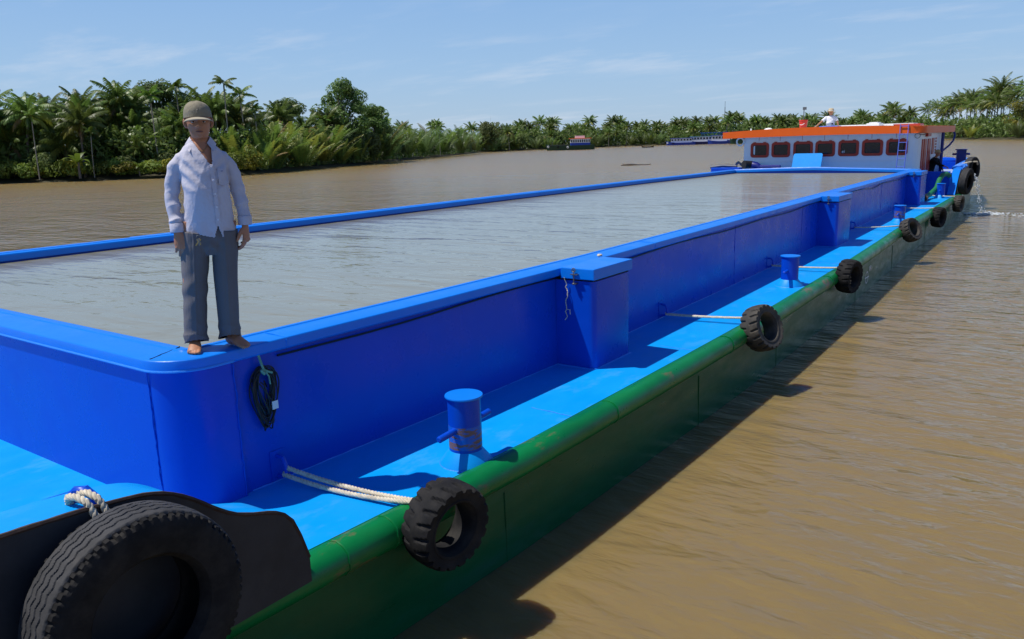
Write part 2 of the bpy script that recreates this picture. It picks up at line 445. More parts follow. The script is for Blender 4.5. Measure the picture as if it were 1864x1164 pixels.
b.add([(-3000, -100, -0.3), (-300, 300, -0.3), (-300, 420, 0.4), (-3000, 420, 0.4)], [(0, 1, 2, 3)])
tag(b.build('land', MUD), kind='structure')

# ------------------------------------------------------------------ the barge
ZR, ZD = 1.89, 0.82          # rim top, deck
SB = [(2.97, -4.60), (5, -4.53), (8, -4.47), (12, -4.53), (17, -4.63), (22, -4.72), (28, -4.84), (31.7, -4.92)]   # rim outer edge, starboard
PT = [(2.97, -12.7), (9.7, -12.5), (16.7, -12.5), (24, -12.3), (31.7, -11.85)]
RAIL = [(-3, -4.1), (-1.5, -3.85), (0, -3.72), (2.5, -3.62), (5, -3.50), (8, -3.47), (10, -3.46), (15, -3.56), (19, -3.70), (23, -3.86), (28, -3.93), (33, -4.02), (38, -4.22), (42, -4.5), (46, -5.1)]  # deck edge
def sbx(y): return lerp_table(SB, y)
def railx(y): return lerp_table(RAIL, y)
ys_rail = [-3, -1.5, 0, 1.2] + [2.5 + 0.75 * i for i in range(18)] + list(np.arange(16.5, 46.1, 1.5))

barge = thing('cargo_barge', 'long blue river barge with a green hull and a hold full of water', 'barge', (-8.5, 20, 0))
BO = Vector((8.5, -20, 0))
def bpart(mb, name, m, **k):
    """parts are modelled in scene coordinates and hung under the barge"""
    o = mb.build(name, m, barge, **k); o.location = BO; return o

# hull: port and starboard sides, bow and stern, as a shell
def hull_mesh():
    b = MB()
    prof = [(0.03, ZD - 0.03), (0.10, ZD - 0.10), (0.10, 0.30), (0.11, -0.05), (0.06, -0.6)]
    k = len(prof)
    for side in (0, 1):
        vs = []
        for y in ys_rail:
            x = railx(y)
            lift = 0.0
            for o, z in prof:
                X = x + o
                if side: X = -17.1 - X
                vs.append((X, y, z))
        n = len(ys_rail)
        b.add(vs, [(i * k + j, i * k + j + 1, (i + 1) * k + j + 1, (i + 1) * k + j) for i in range(n - 1) for j in range(k - 1)])
    for y in (ys_rail[0], ys_rail[-1]):
        x = railx(y)
        b.add([(x + 0.03, y, ZD - 0.03), (x + 0.1, y, ZD - 0.1), (x + 0.06, y, -0.6), (-17.16 - x, y, -0.6), (-17.2 - x, y, ZD - 0.1), (-17.13 - x, y, ZD - 0.03)], [(0, 1, 2, 3, 4, 5)])
    # vertical plate seams
    for y in (4.55, 8.2, 11.0, 16.2, 20.5, 26, 30.5):
        x = railx(y) + 0.103
        b.tube([(x, y, 0.58), (x, y + 0.01, 0.2), (x + 0.005, y, -0.04)], 0.006, 5)
    return b
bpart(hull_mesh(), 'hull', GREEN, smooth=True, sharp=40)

# rub rail: a half round pipe along the deck edge
def rail_mesh(side):
    b = MB()
    prof = [(-0.02, 0.006), (0.03, 0.035), (0.09, 0.045), (0.15, 0.032), (0.188, -0.008), (0.206, -0.055), (0.198, -0.105), (0.165, -0.150), (0.12, -0.168), (0.10, -0.18)]
    k = len(prof); vs = []
    rng = random.Random(4)
    for y in ys_rail:
        x = railx(y); w = rng.uniform(-0.004, 0.004)
        for o, z in prof:
            X = x + o + w
            if side: X = -17.1 - X
            vs.append((X, y, ZD + z + w))
    n = len(ys_rail)
    b.add(vs, [(i * k + j, i * k + j + 1, (i + 1) * k + j + 1, (i + 1) * k + j) for i in range(n - 1) for j in range(k - 1)])
    if not side:
        for y in (2.95, 3.35, 6.15, 9.0, 13.8, 18.2, 22.6, 27):
            x = railx(y)
            b.tube([(x + o, y + 0.01 * math.sin(i * 3), ZD + z) for i, (o, z) in enumerate(prof[1:-1])], 0.007, 5)
        b.tube([(railx(y) - 0.015, y, ZD + 0.008) for y in np.arange(2.7, 33, 0.25)], 0.007, 5)
    return b
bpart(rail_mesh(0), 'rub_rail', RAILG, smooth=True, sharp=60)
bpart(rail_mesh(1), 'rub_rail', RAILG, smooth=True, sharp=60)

# deck sheet: ring round the hold (one sheet, under the coaming too)
b = MB()
vs = []
for y in ys_rail:
    x = railx(y)
    vs += [(x, y, ZD), (-8.55, y, ZD + 0.0), (-17.1 - x, y, ZD)]
n = len(ys_rail)
b.add(vs, [(i * 3 + j, (i + 1) * 3 + j, (i + 1) * 3 + j + 1, i * 3 + j + 1) for i in range(n - 1) for j in range(2)])
bpart(b, 'deck', BLUE_LIT)

# weld lines on deck and along the coaming foot
rng = random.Random(11)
def bead(pts, r=0.006, step=0.05, m=WELD):
    out = []
    for p, q in zip(pts, pts[1:]):
        p, q = Vector(p), Vector(q); k = max(2, int((q - p).length / step))
        out += [p.lerp(q, i / k) + Vector((rng.uniform(-.004, .004), rng.uniform(-.004, .004), rng.uniform(-.001, .002))) for i in range(k)]
    out.append(Vector(pts[-1]))
    b = MB(); b.tube(out, [r * rng.uniform(0.75, 1.3) for _ in out], 5)
    bpart(b, 'weld_bead', m, smooth=True)
for y in (5.72, 8.35, 11.4, 15.5, 19.8, 24.2, 28.6):
    bead([(railx(y) - 0.02, y, ZD + 0.001), (sbx(y) + 0.55, y + 0.02, ZD + 0.001)], 0.005)
bead([(sbx(y0) - 0.06, y0, ZD + 0.003) for y0 in np.arange(3.2, 31.3, 1.0)], 0.006, 0.08)
bead([(-7.6, 2.70, ZD + 0.004), (-4.95, 2.72, ZD + 0.004)], 0.008)
bead([(-5.90, 0.5, ZD + 0.001), (-5.80, 2.6, ZD + 0.001)], 0.006)

# coaming loop (outer rim edge), bow port corner -> starboard -> stern
def arc(cx, cy, r, a0, a1, n=12): return [(cx + r * math.cos(R(a0 + (a1 - a0) * i / n)), cy + r * math.sin(R(a0 + (a1 - a0) * i / n))) for i in range(n + 1)]
corner = arc(-4.93, 2.99, 0.33, -90, 0)
loop = [(-12.4, 2.66)] + [(-11 + i * 1.5, 2.66) for i in range(5)] + corner
loop += [(sbx(y), y) for y in list(np.arange(4, 31.6, 1.0))]
loop += [(-4.92, 31.7), (-6.3, 31.7), (-7.6, 31.7), (-8.5, 31.7), (-9.4, 31.7), (-10.6, 31.7), (-11.85, 31.7)]
loop += [(lerp_table(PT, y), y) for y in (28, 24, 20, 16.7, 13, 9.7, 6)] + [(-12.7, 2.97)]
def camber(p):
    if p[1] > 31.5: return 0.095 * max(0.0, 1 - abs((p[0] + 8.7) / 3.6))
    return 0.0
def sweep(pts, prof, closed=True):
    """prof = [(outward, dz)] relative to rim outer top edge"""
    b = MB(); n = len(pts); k = len(prof); vs = []
    for i, p in enumerate(pts):
        a = Vector(pts[i - 1] if (i > 0 or closed) else p); c = Vector(pts[(i + 1) % n] if (i < n - 1 or closed) else p)
        q = Vector(p)
        d1 = (q - a); d2 = (c - q)
        d1 = d1.normalized() if d1.length > 1e-6 else d2.normalized()
        d2 = d2.normalized() if d2.length > 1e-6 else d1
        n1 = Vector((d1.y, -d1.x)); n2 = Vector((d2.y, -d2.x))
        m = (n1 + n2); m.normalize(); m = m / max(0.4, m.dot(n1))
        cz = camber(p)
        for o, dz in prof:
            vs.append((q.x + m.x * o, q.y + m.y * o, ZR + dz + cz))
    rr = range(n if closed else n - 1)
    b.add(vs, [(i * k + j, ((i + 1) % n) * k + j, ((i + 1) % n) * k + j + 1, i * k + j + 1) for i in rr for j in range(k - 1)])
    return b
WT = -0.36
rim = sweep(loop, [(-0.075, -0.095), (-0.012, -0.085), (0, -0.072), (0, -0.016), (-0.003, -0.007), (-0.008, -0.002), (-0.016, 0.0), (-0.245, 0.004), (-0.25, 0.010), (-0.262, 0.012), (-0.268, 0.004), (-0.33, 0.0), (WT + 0.008, -0.006), (WT, -0.02), (WT, -0.10), (-0.30, -0.11)])
bpart(rim, 'coaming_rim', RIM_LIT, smooth=True, sharp=24)
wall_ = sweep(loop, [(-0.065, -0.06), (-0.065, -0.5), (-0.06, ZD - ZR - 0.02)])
bpart(wall_, 'coaming_wall', BLUE_SHADE, smooth=True, sharp=40)
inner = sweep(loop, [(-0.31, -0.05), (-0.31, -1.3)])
bpart(inner, 'hold_wall', BLUE_SHADE, smooth=True, sharp=40)
# flush corner and bow plate, with its welded edge
cp = [(-12.0, 2.66), (-10, 2.66), (-8, 2.66), (-6.4, 2.66)] + corner + [(-4.598, 3.12)]
plate = sweep(cp, [(-0.03, -0.075), (-0.03, -0.4), (-0.028, -0.8), (-0.026, ZD - ZR - 0.01)], closed=False)
bpart(plate, 'corner_plate', BLUE_SHADE, smooth=True, sharp=50)
bead([(-4.93, 2.684, ZD), (-4.93, 2.684, 1.80)], 0.005, 0.03, BLUE_SHADE)
bead([(-4.622, 3.125, ZD), (-4.622, 3.125, 1.79)], 0.006, 0.03, BLUE_SHADE)
bpart(sweep(cp, [(-0.02, -0.088), (0.004, -0.084), (0.007, -0.076), (0.004, -0.068), (-0.012, -0.066)], closed=False), 'weld_bead', WELD, smooth=True)
for y in (8.6, 12.6, 16.6, 20.8, 24.9, 28.2):
    bead([(sbx(y) - 0.062, y, ZD), (sbx(y) - 0.062, y, 1.80)], 0.004, 0.06, BLUE_SHADE)
# joints of the cap rail
for y in (3.55, 9.4, 14.6, 19.5, 25.0):
    bead([(sbx(y) - 0.25, y, ZR + 0.006), (sbx(y) - 0.02, y, ZR + 0.001), (sbx(y) + 0.001, y, ZR - 0.02), (sbx(y) + 0.001, y, ZR - 0.07)], 0.003, 0.03, RIM_LIT)
bead([(-5.0, 2.98, ZR + 0.004), (-4.88, 2.69, ZR + 0.001)], 0.004, 0.03, SEAL)

# water in the hold
b = MB()
hold = [(-12.35, 3.0), (-4.93, 3.0)] + [(sbx(y) - 0.3, y) for y in np.arange(4, 31.4, 1.5)] + [(-5.2, 31.4), (-11.6, 31.4)] + [(lerp_table(PT, y) + 0.3, y) for y in (28, 24, 16.7, 9.7)]
b.add([(x, y, 1.765) for x, y in hold], [tuple(range(len(hold)))])
hw = b.build('hold_water', HOLDW); tag(hw, kind='structure')

# locker boxes along the coaming
def locker(y0, y1, depth, side=0):
    ym = (y0 + y1) / 2
    ZR = 1.89 - 0.045 * side
    xw = sbx(ym) - 0.07
    x1 = sbx(ym) + depth
    if side:
        xw = lerp_table(PT, ym) + 0.07; x1 = lerp_table(PT, ym) - depth
    sg = -1 if side else 1
    r = 0.07
    b = MB()
    poly = [(xw, y0)]
    a = [(x1 - sg * r + sg * r * math.sin(R(t)), y0 + r - r * math.cos(R(t))) for t in range(0, 91, 15)]
    poly += a + [(x1 - sg * r + sg * r * math.cos(R(t)), y1 - r + r * math.sin(R(t))) for t in range(0, 91, 15)] + [(xw, y1)]
    b.prism(poly, 'z', ZD - 0.005, ZR - 0.125)
    body = bpart(b, 'storage_box', BLUE_SHADE, smooth=True, sharp=50)
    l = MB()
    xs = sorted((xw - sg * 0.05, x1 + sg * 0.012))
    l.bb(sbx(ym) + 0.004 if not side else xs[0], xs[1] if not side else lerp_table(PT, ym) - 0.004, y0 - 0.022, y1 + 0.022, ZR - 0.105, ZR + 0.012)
    o = l.build('lid', RIM_LIT, body, bevel=0.008)
    g = MB(); xsg = sorted((xw, x1 - sg * 0.02))
    g.bb(xsg[0], xsg[1], y0 + 0.02, y1 - 0.02, ZR - 0.126, ZR - 0.100)
    g.build('gasket', SEAL, body)
    if not side:
        h = MB(); xm = (sbx(ym) + x1) / 2 - 0.02
        h.bb(xm - 0.035, xm + 0.05, y0 - 0.06, y0 - 0.02, ZR - 0.055, ZR - 0.046)
        h.tube([(xm, y0 - 0.045, ZR + 0.0), (xm + 0.002, y0 - 0.046, ZR - 0.05), (xm, y0 - 0.045, ZR - 0.15)], 0.006, 7)
        h.lathe([(0.020 + 0.006 * math.cos(a_), 0.006 * math.sin(a_)) for a_ in np.arange(0, 6.28, 0.9)], 14, M=Matrix.Translation((xm, y0 - 0.045, ZR - 0.005)) @ Matrix.Rotation(R(90), 4, 'X'), closed=True)
        h.bb(xm - 0.02, xm + 0.03, y0 - 0.05, y0, ZR - 0.155, ZR - 0.145)
        h.sphere((xm, y0 - 0.05, ZR - 0.15), 0.013, 8, 6)
        h.build('latch', STEEL, body)
    w = MB()
    w.tube([(xw, y0 - 0.004, ZD + 0.004), (x1 - sg * r, y0 - 0.004, ZD + 0.004)] + [(q[0] + sg * 0.003, q[1] - 0.003, ZD + 0.004) for q in a[1:]] + [(x1 + sg * 0.003, y1, ZD + 0.004)], 0.008, 5)
    w.build('foot_weld', WELD, body, smooth=True)
    return body
for y0, y1, dp in ((7.1, 7.92, 0.40), (17.85, 19.0, 0.36), (29.1, 30.2, 0.38)):
    locker(y0, y1, dp); locker(y0, y1, dp, 1)

# mooring bollards
RUSTW = mat('worn_blue_paint', (0.004, 0.12, 0.62), 0.4, 0.4, dirt=(0.20, 0.10, 0.05), dscale=6, damt=0.9, dlo=0.47, dhi=0.53, stretch=(1, 1, 4.5), bump=0.001, bscale=40)
def bollard(x, y, r=0.13, h=0.5, worn=False, bar=0.31):
    b = MB(); T = Matrix.Translation((x, y, ZD))
    b.lathe([(r * 1.0, 0.0), (r * 1.0, h)], 32, M=T)
    body = bpart(b, 'bollard', BLUE_SHADE, smooth=True)
    f = MB(); f.lathe([(r * 1.0, h - 0.004), (r * 1.13, h + 0.002), (r * 1.15, h + 0.010), (r * 1.13, h + 0.018), (0.0, h + 0.020)], 32, M=T)
    f.build('cap_plate', RIM_LIT, body, smooth=True)
    c = MB(); c.lathe([(r * 1.62, 0.001), (r * 1.60, 0.012), (r * 1.02, 0.105), (r * 0.99, 0.11)], 32, M=T)
    c.build('base_flange', BLUE_LIT, body, smooth=True)
    k = MB(); zb = ZD + h * 0.56
    k.tube([(x, y - bar, zb - 0.02), (x, y - bar + 0.008, zb - 0.02), (x, y + bar - 0.008, zb + 0.02), (x, y + bar, zb + 0.02)], [0.017, 0.026, 0.026, 0.017], 12)
    k.build('cross_bar', BLUE_SHADE, body, smooth=True)
    w = MB(); w.lathe([(r * 1.61 + 0.006 * math.cos(a), 0.006 * math.sin(a)) for a in np.arange(0, 6.28, 1.2)], 40, M=T, closed=True)
    w.build('foot_weld', WELD, body, smooth=True)
    if worn:
        q = MB(); q.lathe([(r * 1.004, 0.13), (r * 1.004, 0.31)], 32, M=T)
        q.f = q.f[:-2]; q.m = q.m[:-2]
        q.build('rope_wear', RUSTW, body, smooth=True)
bollard(-3.69, 4.44, 0.127, 0.52, True)
bollard(-3.80, 12.92, 0.135, 0.47)
bollard(-4.07, 23.45, 0.135, 0.44, True)
bollard(-4.36, 32.6, 0.135, 0.50)
for y in (4.44, 12.9, 23.4, 32.6): bollard(-17.1 - railx(y) - (-0.2) * -1 - 0.0, y, 0.13, 0.5)

# rope eyes welded at the coaming foot
def rope_eye(y, rot=0):
    x = sbx(y) - 0.066; b = MB()
    b.bb(x - 0.004, x + 0.012, y - 0.06, y + 0.06, ZD + 0.01, ZD + 0.24)
    b.tube([(x + 0.008, y, ZD + 0.20), (x + 0.07, y + 0.005, ZD + 0.19), (x + 0.10, y, ZD + 0.15), (x + 0.105, y, ZD + 0.08), (x + 0.06, y, ZD + 0.045), (x + 0.005, y, ZD + 0.04)], 0.016, 8)
    bpart(b, 'rope_eye', BLUE_SHADE, smooth=True)
EYES = [3.42, 9.72, 14.4, 21.2, 27.3, 33.0]
for y in EYES[:-1]: rope_eye(y)

# bow fender plate: a thick bulwark with an S curved top
def smooth_poly(t, n=40):
    ys = np.linspace(t[0][0], t[-1][0], n); xs = np.array([p[0] for p in t]); zs = np.array([p[1] for p in t])
    z = np.interp(ys, xs, zs)
    for _ in range(3): z[1:-1] = (z[:-2] + 2 * z[1:-1] + z[2:]) / 4
    return list(zip(ys, z))
ramp_top = smooth_poly([(-2.5, 1.74), (0.6, 1.74), (1.18, 1.72), (1.5, 1.70), (1.72, 1.675), (1.84, 1.65), (1.96, 1.585), (2.08, 1.48), (2.18, 1.395), (2.28, 1.345), (2.40, 1.31), (2.52, 1.265), (2.60, 1.20), (2.645, 1.09), (2.66, 0.93)], 110)
def fender_plate(top, xo, xi, zb, name, dirn=1):
    b = MB(); n = len(top); vs = []
    for y, z in top: vs += [(xo, y, zb), (xo, y, z), (xo - 0.022, y, z), (xo - 0.022, y, zb)]
    b.add(vs, [(i * 4 + j, i * 4 + j + 1, (i + 1) * 4 + j + 1, (i + 1) * 4 + j) for i in range(n - 1) for j in range(3)])
    b.add([vs[-4], vs[-3], vs[-2], vs[-1]], [(0, 1, 2, 3)])
    o = bpart(b, name, GREYP, smooth=True, sharp=40)
    e = MB(); rg = random.Random(3)
    e.tube([(xo - 0.006, y + rg.uniform(-.002, .002), z + 0.001) for y, z in top], [0.010 + 0.003 * rg.random() for _ in top], 6)
    e.build('rusty_top_edge', RUST, o, smooth=True)
    s = MB(); vs = []
    for y, z in top: vs += [(xo - 0.02, y, z - 0.006), (xi, y, z - 0.02), (xi, y, ZD)]
    s.add(vs, [(i * 3 + j, i * 3 + j + 1, (i + 1) * 3 + j + 1, (i + 1) * 3 + j) for i in range(n - 1) for j in range(2)])
    e0 = len(top) - 1
    s.add([vs[e0 * 3], vs[e0 * 3 + 1], vs[e0 * 3 + 2], (xo - 0.02, top[-1][0], ZD)], [(0, 1, 2, 3)])
    s.build('bulwark_top', BLUE_LIT, o, smooth=True, sharp=50)
    return o
fp = fender_plate(ramp_top, -3.40, -3.72, 0.78, 'fender_plate')
e = MB()
e.tube([(-3.58, 1.515, 1.64), (-3.58, 1.52, 1.705), (-3.555, 1.54, 1.735), (-3.51, 1.56, 1.74), (-3.475, 1.575, 1.715), (-3.47, 1.575, 1.65)], [0.020, 0.022, 0.024, 0.024, 0.022, 0.020], 10)
e.build('rope_lug', BLUE_SHADE, fp, smooth=True)
# stern fender plate, curving up aft
st_top = smooth_poly([(33.6, 0.86), (33.75, 1.0), (34.3, 1.35), (34.9, 1.66), (35.3, 1.74), (40, 1.80), (45.5, 1.85)], 60)
sf = MB(); n = len(st_top); vs = []
for y, z in st_top: vs += [(railx(y) + 0.02, y, 0.75), (railx(y) + 0.02, y, z), (railx(y) - 0.24, y, z), (railx(y) - 0.24, y, ZD)]
sf.add(vs, [(i * 4 + j, i * 4 + j + 1, (i + 1) * 4 + j + 1, (i + 1) * 4 + j) for i in range(n - 1) for j in range(3)])
bpart(sf, 'stern_bulwark', RIM_LIT, smooth=True, sharp=35)
sf = MB(); vs = []
for y, z in st_top: vs += [(railx(y) + 0.035, y, 0.6), (railx(y) + 0.035, y, z - 0.05)]
sf.add(vs, [(i * 2, i * 2 + 1, i * 2 + 3, i * 2 + 2) for i in range(n - 1)])
bpart(sf, 'stern_fender_plate', GREYP)
# bulkhead across the side deck behind the hold
sf = MB()
sf.bb(-5.25, -4.28, 34.0, 34.05, ZD, 1.64); sf.tube([(-5.25, 34.02, 1.66), (-4.28, 34.02, 1.66)], 0.04, 8)
bpart(sf, 'side_bulkhead', BLUE_SHADE)
# stern bollard (square post with a cross bar) and deck gear seen under the roof
sf = MB(); sf.box((-4.68, 40, 1.85), (0.36, 0.36, 1.05), Matrix.Rotation(R(12), 3, 'Z')); sf.bb(-4.90, -4.46, 39.78, 40.22, 2.35, 2.385)
sf.tube([(-5.02, 40, 2.17), (-4.34, 40, 2.17)], 0.045, 10)
bpart(sf, 'stern_bollard', DKBLUE, bevel=0.01)
sf = MB(); sf.bb(-6.6, -5.0, 42.6, 44.4, ZD, 1.72); sf.lathe([(0.62, 0), (0.60, 0.1), (0.4, 0.2), (0, 0.24)], 24, M=Matrix.Translation((-5.75, 43.4, 1.72)))
bpart(sf, 'engine_hatch', BLUE_SHADE, smooth=True, sharp=30)
sf = MB(); sf.bb(-6.5, -5.1, 42.57, 42.6, 1.25, 1.42)
bpart(sf, 'hatch_stripe', WHITE)

# ---- wheelhouse
CX0, CX1, CY0, CY1 = -11.80, -5.22, 33.0, 37.95
rc = 0.28
poly = [(CX0, CY0), (CX1 - rc, CY0)] + [(CX1 - rc + rc * math.sin(R(t)), CY0 + rc - rc * math.cos(R(t))) for t in range(10, 91, 10)] + [(CX1, CY1), (CX0, CY1)]
b = MB(); b.prism(poly, 'z', ZD, 3.16)
# thin plate seams above each window and the ledge under them
wins = [(-11.53, -10.71), (-10.67, -9.86), (-9.80, -8.98), (-8.95, -8.14), (-8.09, -7.27), (-7.23, -6.42), (-6.38, -5.57)]
b.bb(CX0, CX1 - rc, CY0 - 0.012, CY0, 2.105, 2.13)
cab = bpart(b, 'wheelhouse_wall', WHITE, smooth=True, sharp=25)
for i, (x0, x1) in enumerate(wins):
    xm = (x0 + x1) / 2 - 0.06
    s = MB(); s.bb(xm - 0.006, xm + 0.006, CY0 - 0.006, CY0 + 0.002, 2.97, 3.16)
    s.build('plate_seam', REDF, cab)
def rrect(x0, x1, z0, z1, r, n=5):
    out = []
    for cx, cz, a0 in ((x1 - r, z1 - r, 0), (x0 + r, z1 - r, 90), (x0 + r, z0 + r, 180), (x1 - r, z0 + r, 270)):
        out += [(cx + r * math.cos(R(a0 + 90 * i / n)), cz + r * math.sin(R(a0 + 90 * i / n))) for i in range(n + 1)]
    return out
def frame(b, x0, x1, z0, z1, w, y0, y1, r):
    o = rrect(x0, x1, z0, z1, r); i_ = rrect(x0 + w, x1 - w, z0 + w, z1 - w, max(0.02, r - w * 0.6)); n = len(o)
    vs = [(p[0], y0, p[1]) for p in o] + [(p[0], y0, p[1]) for p in i_] + [(p[0], y1, p[1]) for p in o] + [(p[0], y1, p[1]) for p in i_]
    fs = []
    for k in range(n):
        k2 = (k + 1) % n
        fs += [(k, k2, n + k2, n + k), (k, 2 * n + k, 2 * n + k2, k2), (n + k, n + k2, 3 * n + k2, 3 * n + k)]
    b.add(vs, fs)
for i, (x0, x1) in enumerate(wins):
    z0, z1 = 2.325 + i * 0.002, 2.915 + i * 0.002
    w = MB(); frame(w, x0 + 0.02, x1 - 0.05, z0, z1, 0.095, CY0 - 0.035, CY0 + 0.001, 0.11)
    for f_ in (0.22, 0.72):
        xm = x0 + (x1 - x0) * f_; w.bb(xm - 0.05, xm + 0.05, CY0 - 0.045, CY0 - 0.001, z1 - 0.01, z1 + 0.028)
    wo_ = w.build('window', REDF, cab, smooth=True, sharp=30)
    w = MB(); frame(w, x0 + 0.105, x1 - 0.135, z0 + 0.085, z1 - 0.085, 0.028, CY0 - 0.028, CY0 - 0.002, 0.07)
    w.build('seal', SEAL, wo_)
    w = MB(); q = rrect(x0 + 0.125, x1 - 0.155, z0 + 0.105, z1 - 0.105, 0.05)
    w.add([(p[0], CY0 - 0.016, p[1]) for p in q], [tuple(range(len(q)))])
    w.build('pane', GLASS, wo_)
    if i == 0:
        w = MB(); q = rrect(x0 + 0.13, x0 + 0.20, z0 + 0.115, z1 - 0.115, 0.02); w.add([(p[0], CY0 - 0.019, p[1]) for p in q], [tuple(range(len(q)))])
        w.build('sticker', WSTICK, wo_)
    if i == 4:
        text_part('ei', 0.17, WSTICK, wo_, (x0 + 0.15, CY0 - 0.020, z0 + 0.125), (R(90), 0, 0), 'window_lettering')
# starboard wall: door leaves, slim window, vents
d = MB()
for y0, y1 in ((33.34, 33.62), (33.80, 34.32), (34.62, 35.26)): d.bb(CX1 - 0.002, CX1 + 0.03, y0, y1, ZD + 0.1, 2.90)
d.build('door', REDF, cab, bevel=0.01)
d = MB(); frame_ = d.bb(CX1 - 0.002, CX1 + 0.025, 35.62, 36.1, 2.30, 2.92); d.build('side_window', REDF, cab, bevel=0.01)
d = MB()
for z in (2.34, 2.45, 2.56, 2.67, 2.78, 2.89): d.bb(CX1 - 0.002, CX1 + 0.012, 36.42, 36.72, z - 0.04, z + 0.035)
d.build('vent', REDF, cab)
d = MB(); d.bb(CX1 + 0.0, CX1 + 0.10, 34.0, 34.7, 2.99, 3.10); d.build('door_lamp_box', REDF, cab)
# roof slab with camber, rounded starboard corner, a hatch opening for the man
RX0, RX1, RY0, RY1 = -12.55, -5.02, 32.55, 40.2
def roof_z(x): return 0.10 * max(0.0, 1 - ((x + 8.7) / 3.9) ** 2)
def roof_outline():
    r = 0.55
    pts = [(RX0 + (RX1 - r - RX0) * i / 16, RY0) for i in range(17)]
    pts += [(RX1 - r + r * math.sin(R(t)), RY0 + r - r * math.cos(R(t))) for t in range(15, 91, 15)]
    pts += [(RX1, RY0 + r + (RY1 - RY0 - r) * i / 4) for i in range(1, 5)]
    pts += [(RX1 + (RX0 - RX1) * i / 16, RY1) for i in range(1, 17)]
    pts += [(RX0, RY1 + (RY0 - RY1) * i / 4) for i in range(1, 4)]
    return pts
ro = roof_outline(); n = len(ro)
b = MB()
vs = [(x, y, 3.115 + roof_z(x) * 0.35) for x, y in ro] + [(x, y, 3.365 + roof_z(x)) for x, y in ro]
b.add(vs, [(i, (i + 1) % n, n + (i + 1) % n, n + i) for i in range(n)])
rf = bpart(b, 'roof_fascia', ORANGE, smooth=True, sharp=30)
b = MB()
HX0, HX1, HY0, HY1 = -9.48, -8.82, 35.55, 36.15
xs_ = list(np.linspace(RX0 + 0.02, HX0, 9)) + list(np.linspace(HX0, HX1, 3))[1:] + list(np.linspace(HX1, RX1 - 0.02, 10))[1:]
ysl = [RY0 + 0.02, 33.3, 34.4, HY0, HY1, 37.2, RY1 - 0.02]
for zoff in (-0.012,):
    vs = [(x, y, 3.36 + roof_z(x) + zoff) for y in ysl for x in xs_]; k = len(xs_); fs = []
    for j in range(len(ysl) - 1):
        for i in range(k - 1):
            xm, ym = (xs_[i] + xs_[i + 1]) / 2, (ysl[j] + ysl[j + 1]) / 2
            if HX0 < xm < HX1 and HY0 < ym < HY1: continue
            if xm > RX1 - 0.6 and ym < RY0 + 0.6 and xm - (RX1 - 0.6) > (ym - RY0): continue
            fs.append((j * k + i, j * k + i + 1, (j + 1) * k + i + 1, (j + 1) * k + i))
    b.add(vs, fs)
b.build('roof_deck', WHITE, rf)
b = MB()
vs = [(x, y, 3.13 + roof_z(x) * 0.3) for y in ysl for x in xs_]
b.add(vs, fs); b.build('ceiling_panel', WHITE, rf)
h = MB()
for a_ in ((HX0 - 0.03, HX1 + 0.03, HY0 - 0.03, HY0), (HX0 - 0.03, HX1 + 0.03, HY1, HY1 + 0.03), (HX0 - 0.03, HX0, HY0, HY1), (HX1, HX1 + 0.03, HY0, HY1)): h.bb(*a_, 3.40, 3.515)
h.build('roof_hatch_frame', RIM_LIT, rf)
# white awning strips and box on the roof
h = MB(); h.bb(-9.9, -6.2, 37.3, 38.2, 3.42, 3.535); h.bb(-8.6, -6.9, 36.9, 37.2, 3.43, 3.51)
h.build('roof_locker', WHITE, rf, bevel=0.01)
h = MB(); h.bb(-7.8, -7.3, 36.2, 37.0, 3.43, 3.57); h.bb(-7.72, -7.38, 36.3, 36.9, 3.57, 3.61); h.build('roof_vent', WHITE, rf, bevel=0.02)
h = MB(); h.bb(-6.9, -5.9, 37.0, 37.9, 3.40, 3.50); h.build('roof_tarpaulin', REDF, rf, bevel=0.03)
h = MB(); h.tube([(-5.12, 37.6, ZD), (-5.12, 37.6, 3.12)], 0.06, 10); h.build('roof_post', DKBLUE, rf)
h = MB(); h.sphere((-11.15, 34.0, 3.40), (0.20, 0.12, 0.11), 12, 8); h.bb(-11.7, -11.66, 33.4, 33.44, 3.36, 3.50); h.build('roof_horn', WHITE, rf, smooth=True)
# floodlight pole
h = MB(); h.tube([(-9.70, 33.9, 3.42), (-9.70, 33.9, 4.20)], 0.018, 8); h.box((-9.67, 33.88, 4.22), (0.13, 0.08, 0.11)); h.build('lamp_pole', STEEL, rf)

# ---- exhaust elbow and leaning blue hatch board in front of the wheelhouse
b = MB(); b.tube([(-11.25, 32.55, 2.03), (-11.30, 32.50, 2.04), (-11.05, 32.45, 1.98), (-10.9, 32.5, 1.90), (-10.9, 32.5, ZD)], 0.17, 14, caps=False); b.tube([(-10.9, 32.4, 1.95), (-10.1, 32.45, 1.95)], 0.10, 10)
bpart(b, 'vent_pipe', DKBLUE, smooth=True)
b = MB(); b.tube([(-11.5, 32.20, 2.08), (-11.28, 32.52, 2.05), (-11.15, 32.7, 2.0)], 0.16, 16); bpart(b, 'vent_mouth', SEAL, smooth=True)
# ------------------------------------------------------------------ loose things on and along the barge
b = MB(); q = rrect(-9.62, -8.52, 0, 0.66, 0.07)
Mx = Matrix.Translation((0, 32.28, 1.87)) @ Matrix.Rotation(R(-24), 4, 'X')
for yy in (0, 0.03): b.add([Mx @ Vector((p[0], yy, p[1])) for p in q], [tuple(range(len(q)))])
n = len(q); b.add([Mx @ Vector((p[0], yy, p[1])) for yy in (0, 0.03) for p in q], [(i, (i + 1) % n, n + (i + 1) % n, n + i) for i in range(n)])
tag(b.build('hatch_board', BLUE_LIT, smooth=True, sharp=30), 'bright blue hatch board with rounded corners leaning against the white wheelhouse', 'hatch board')

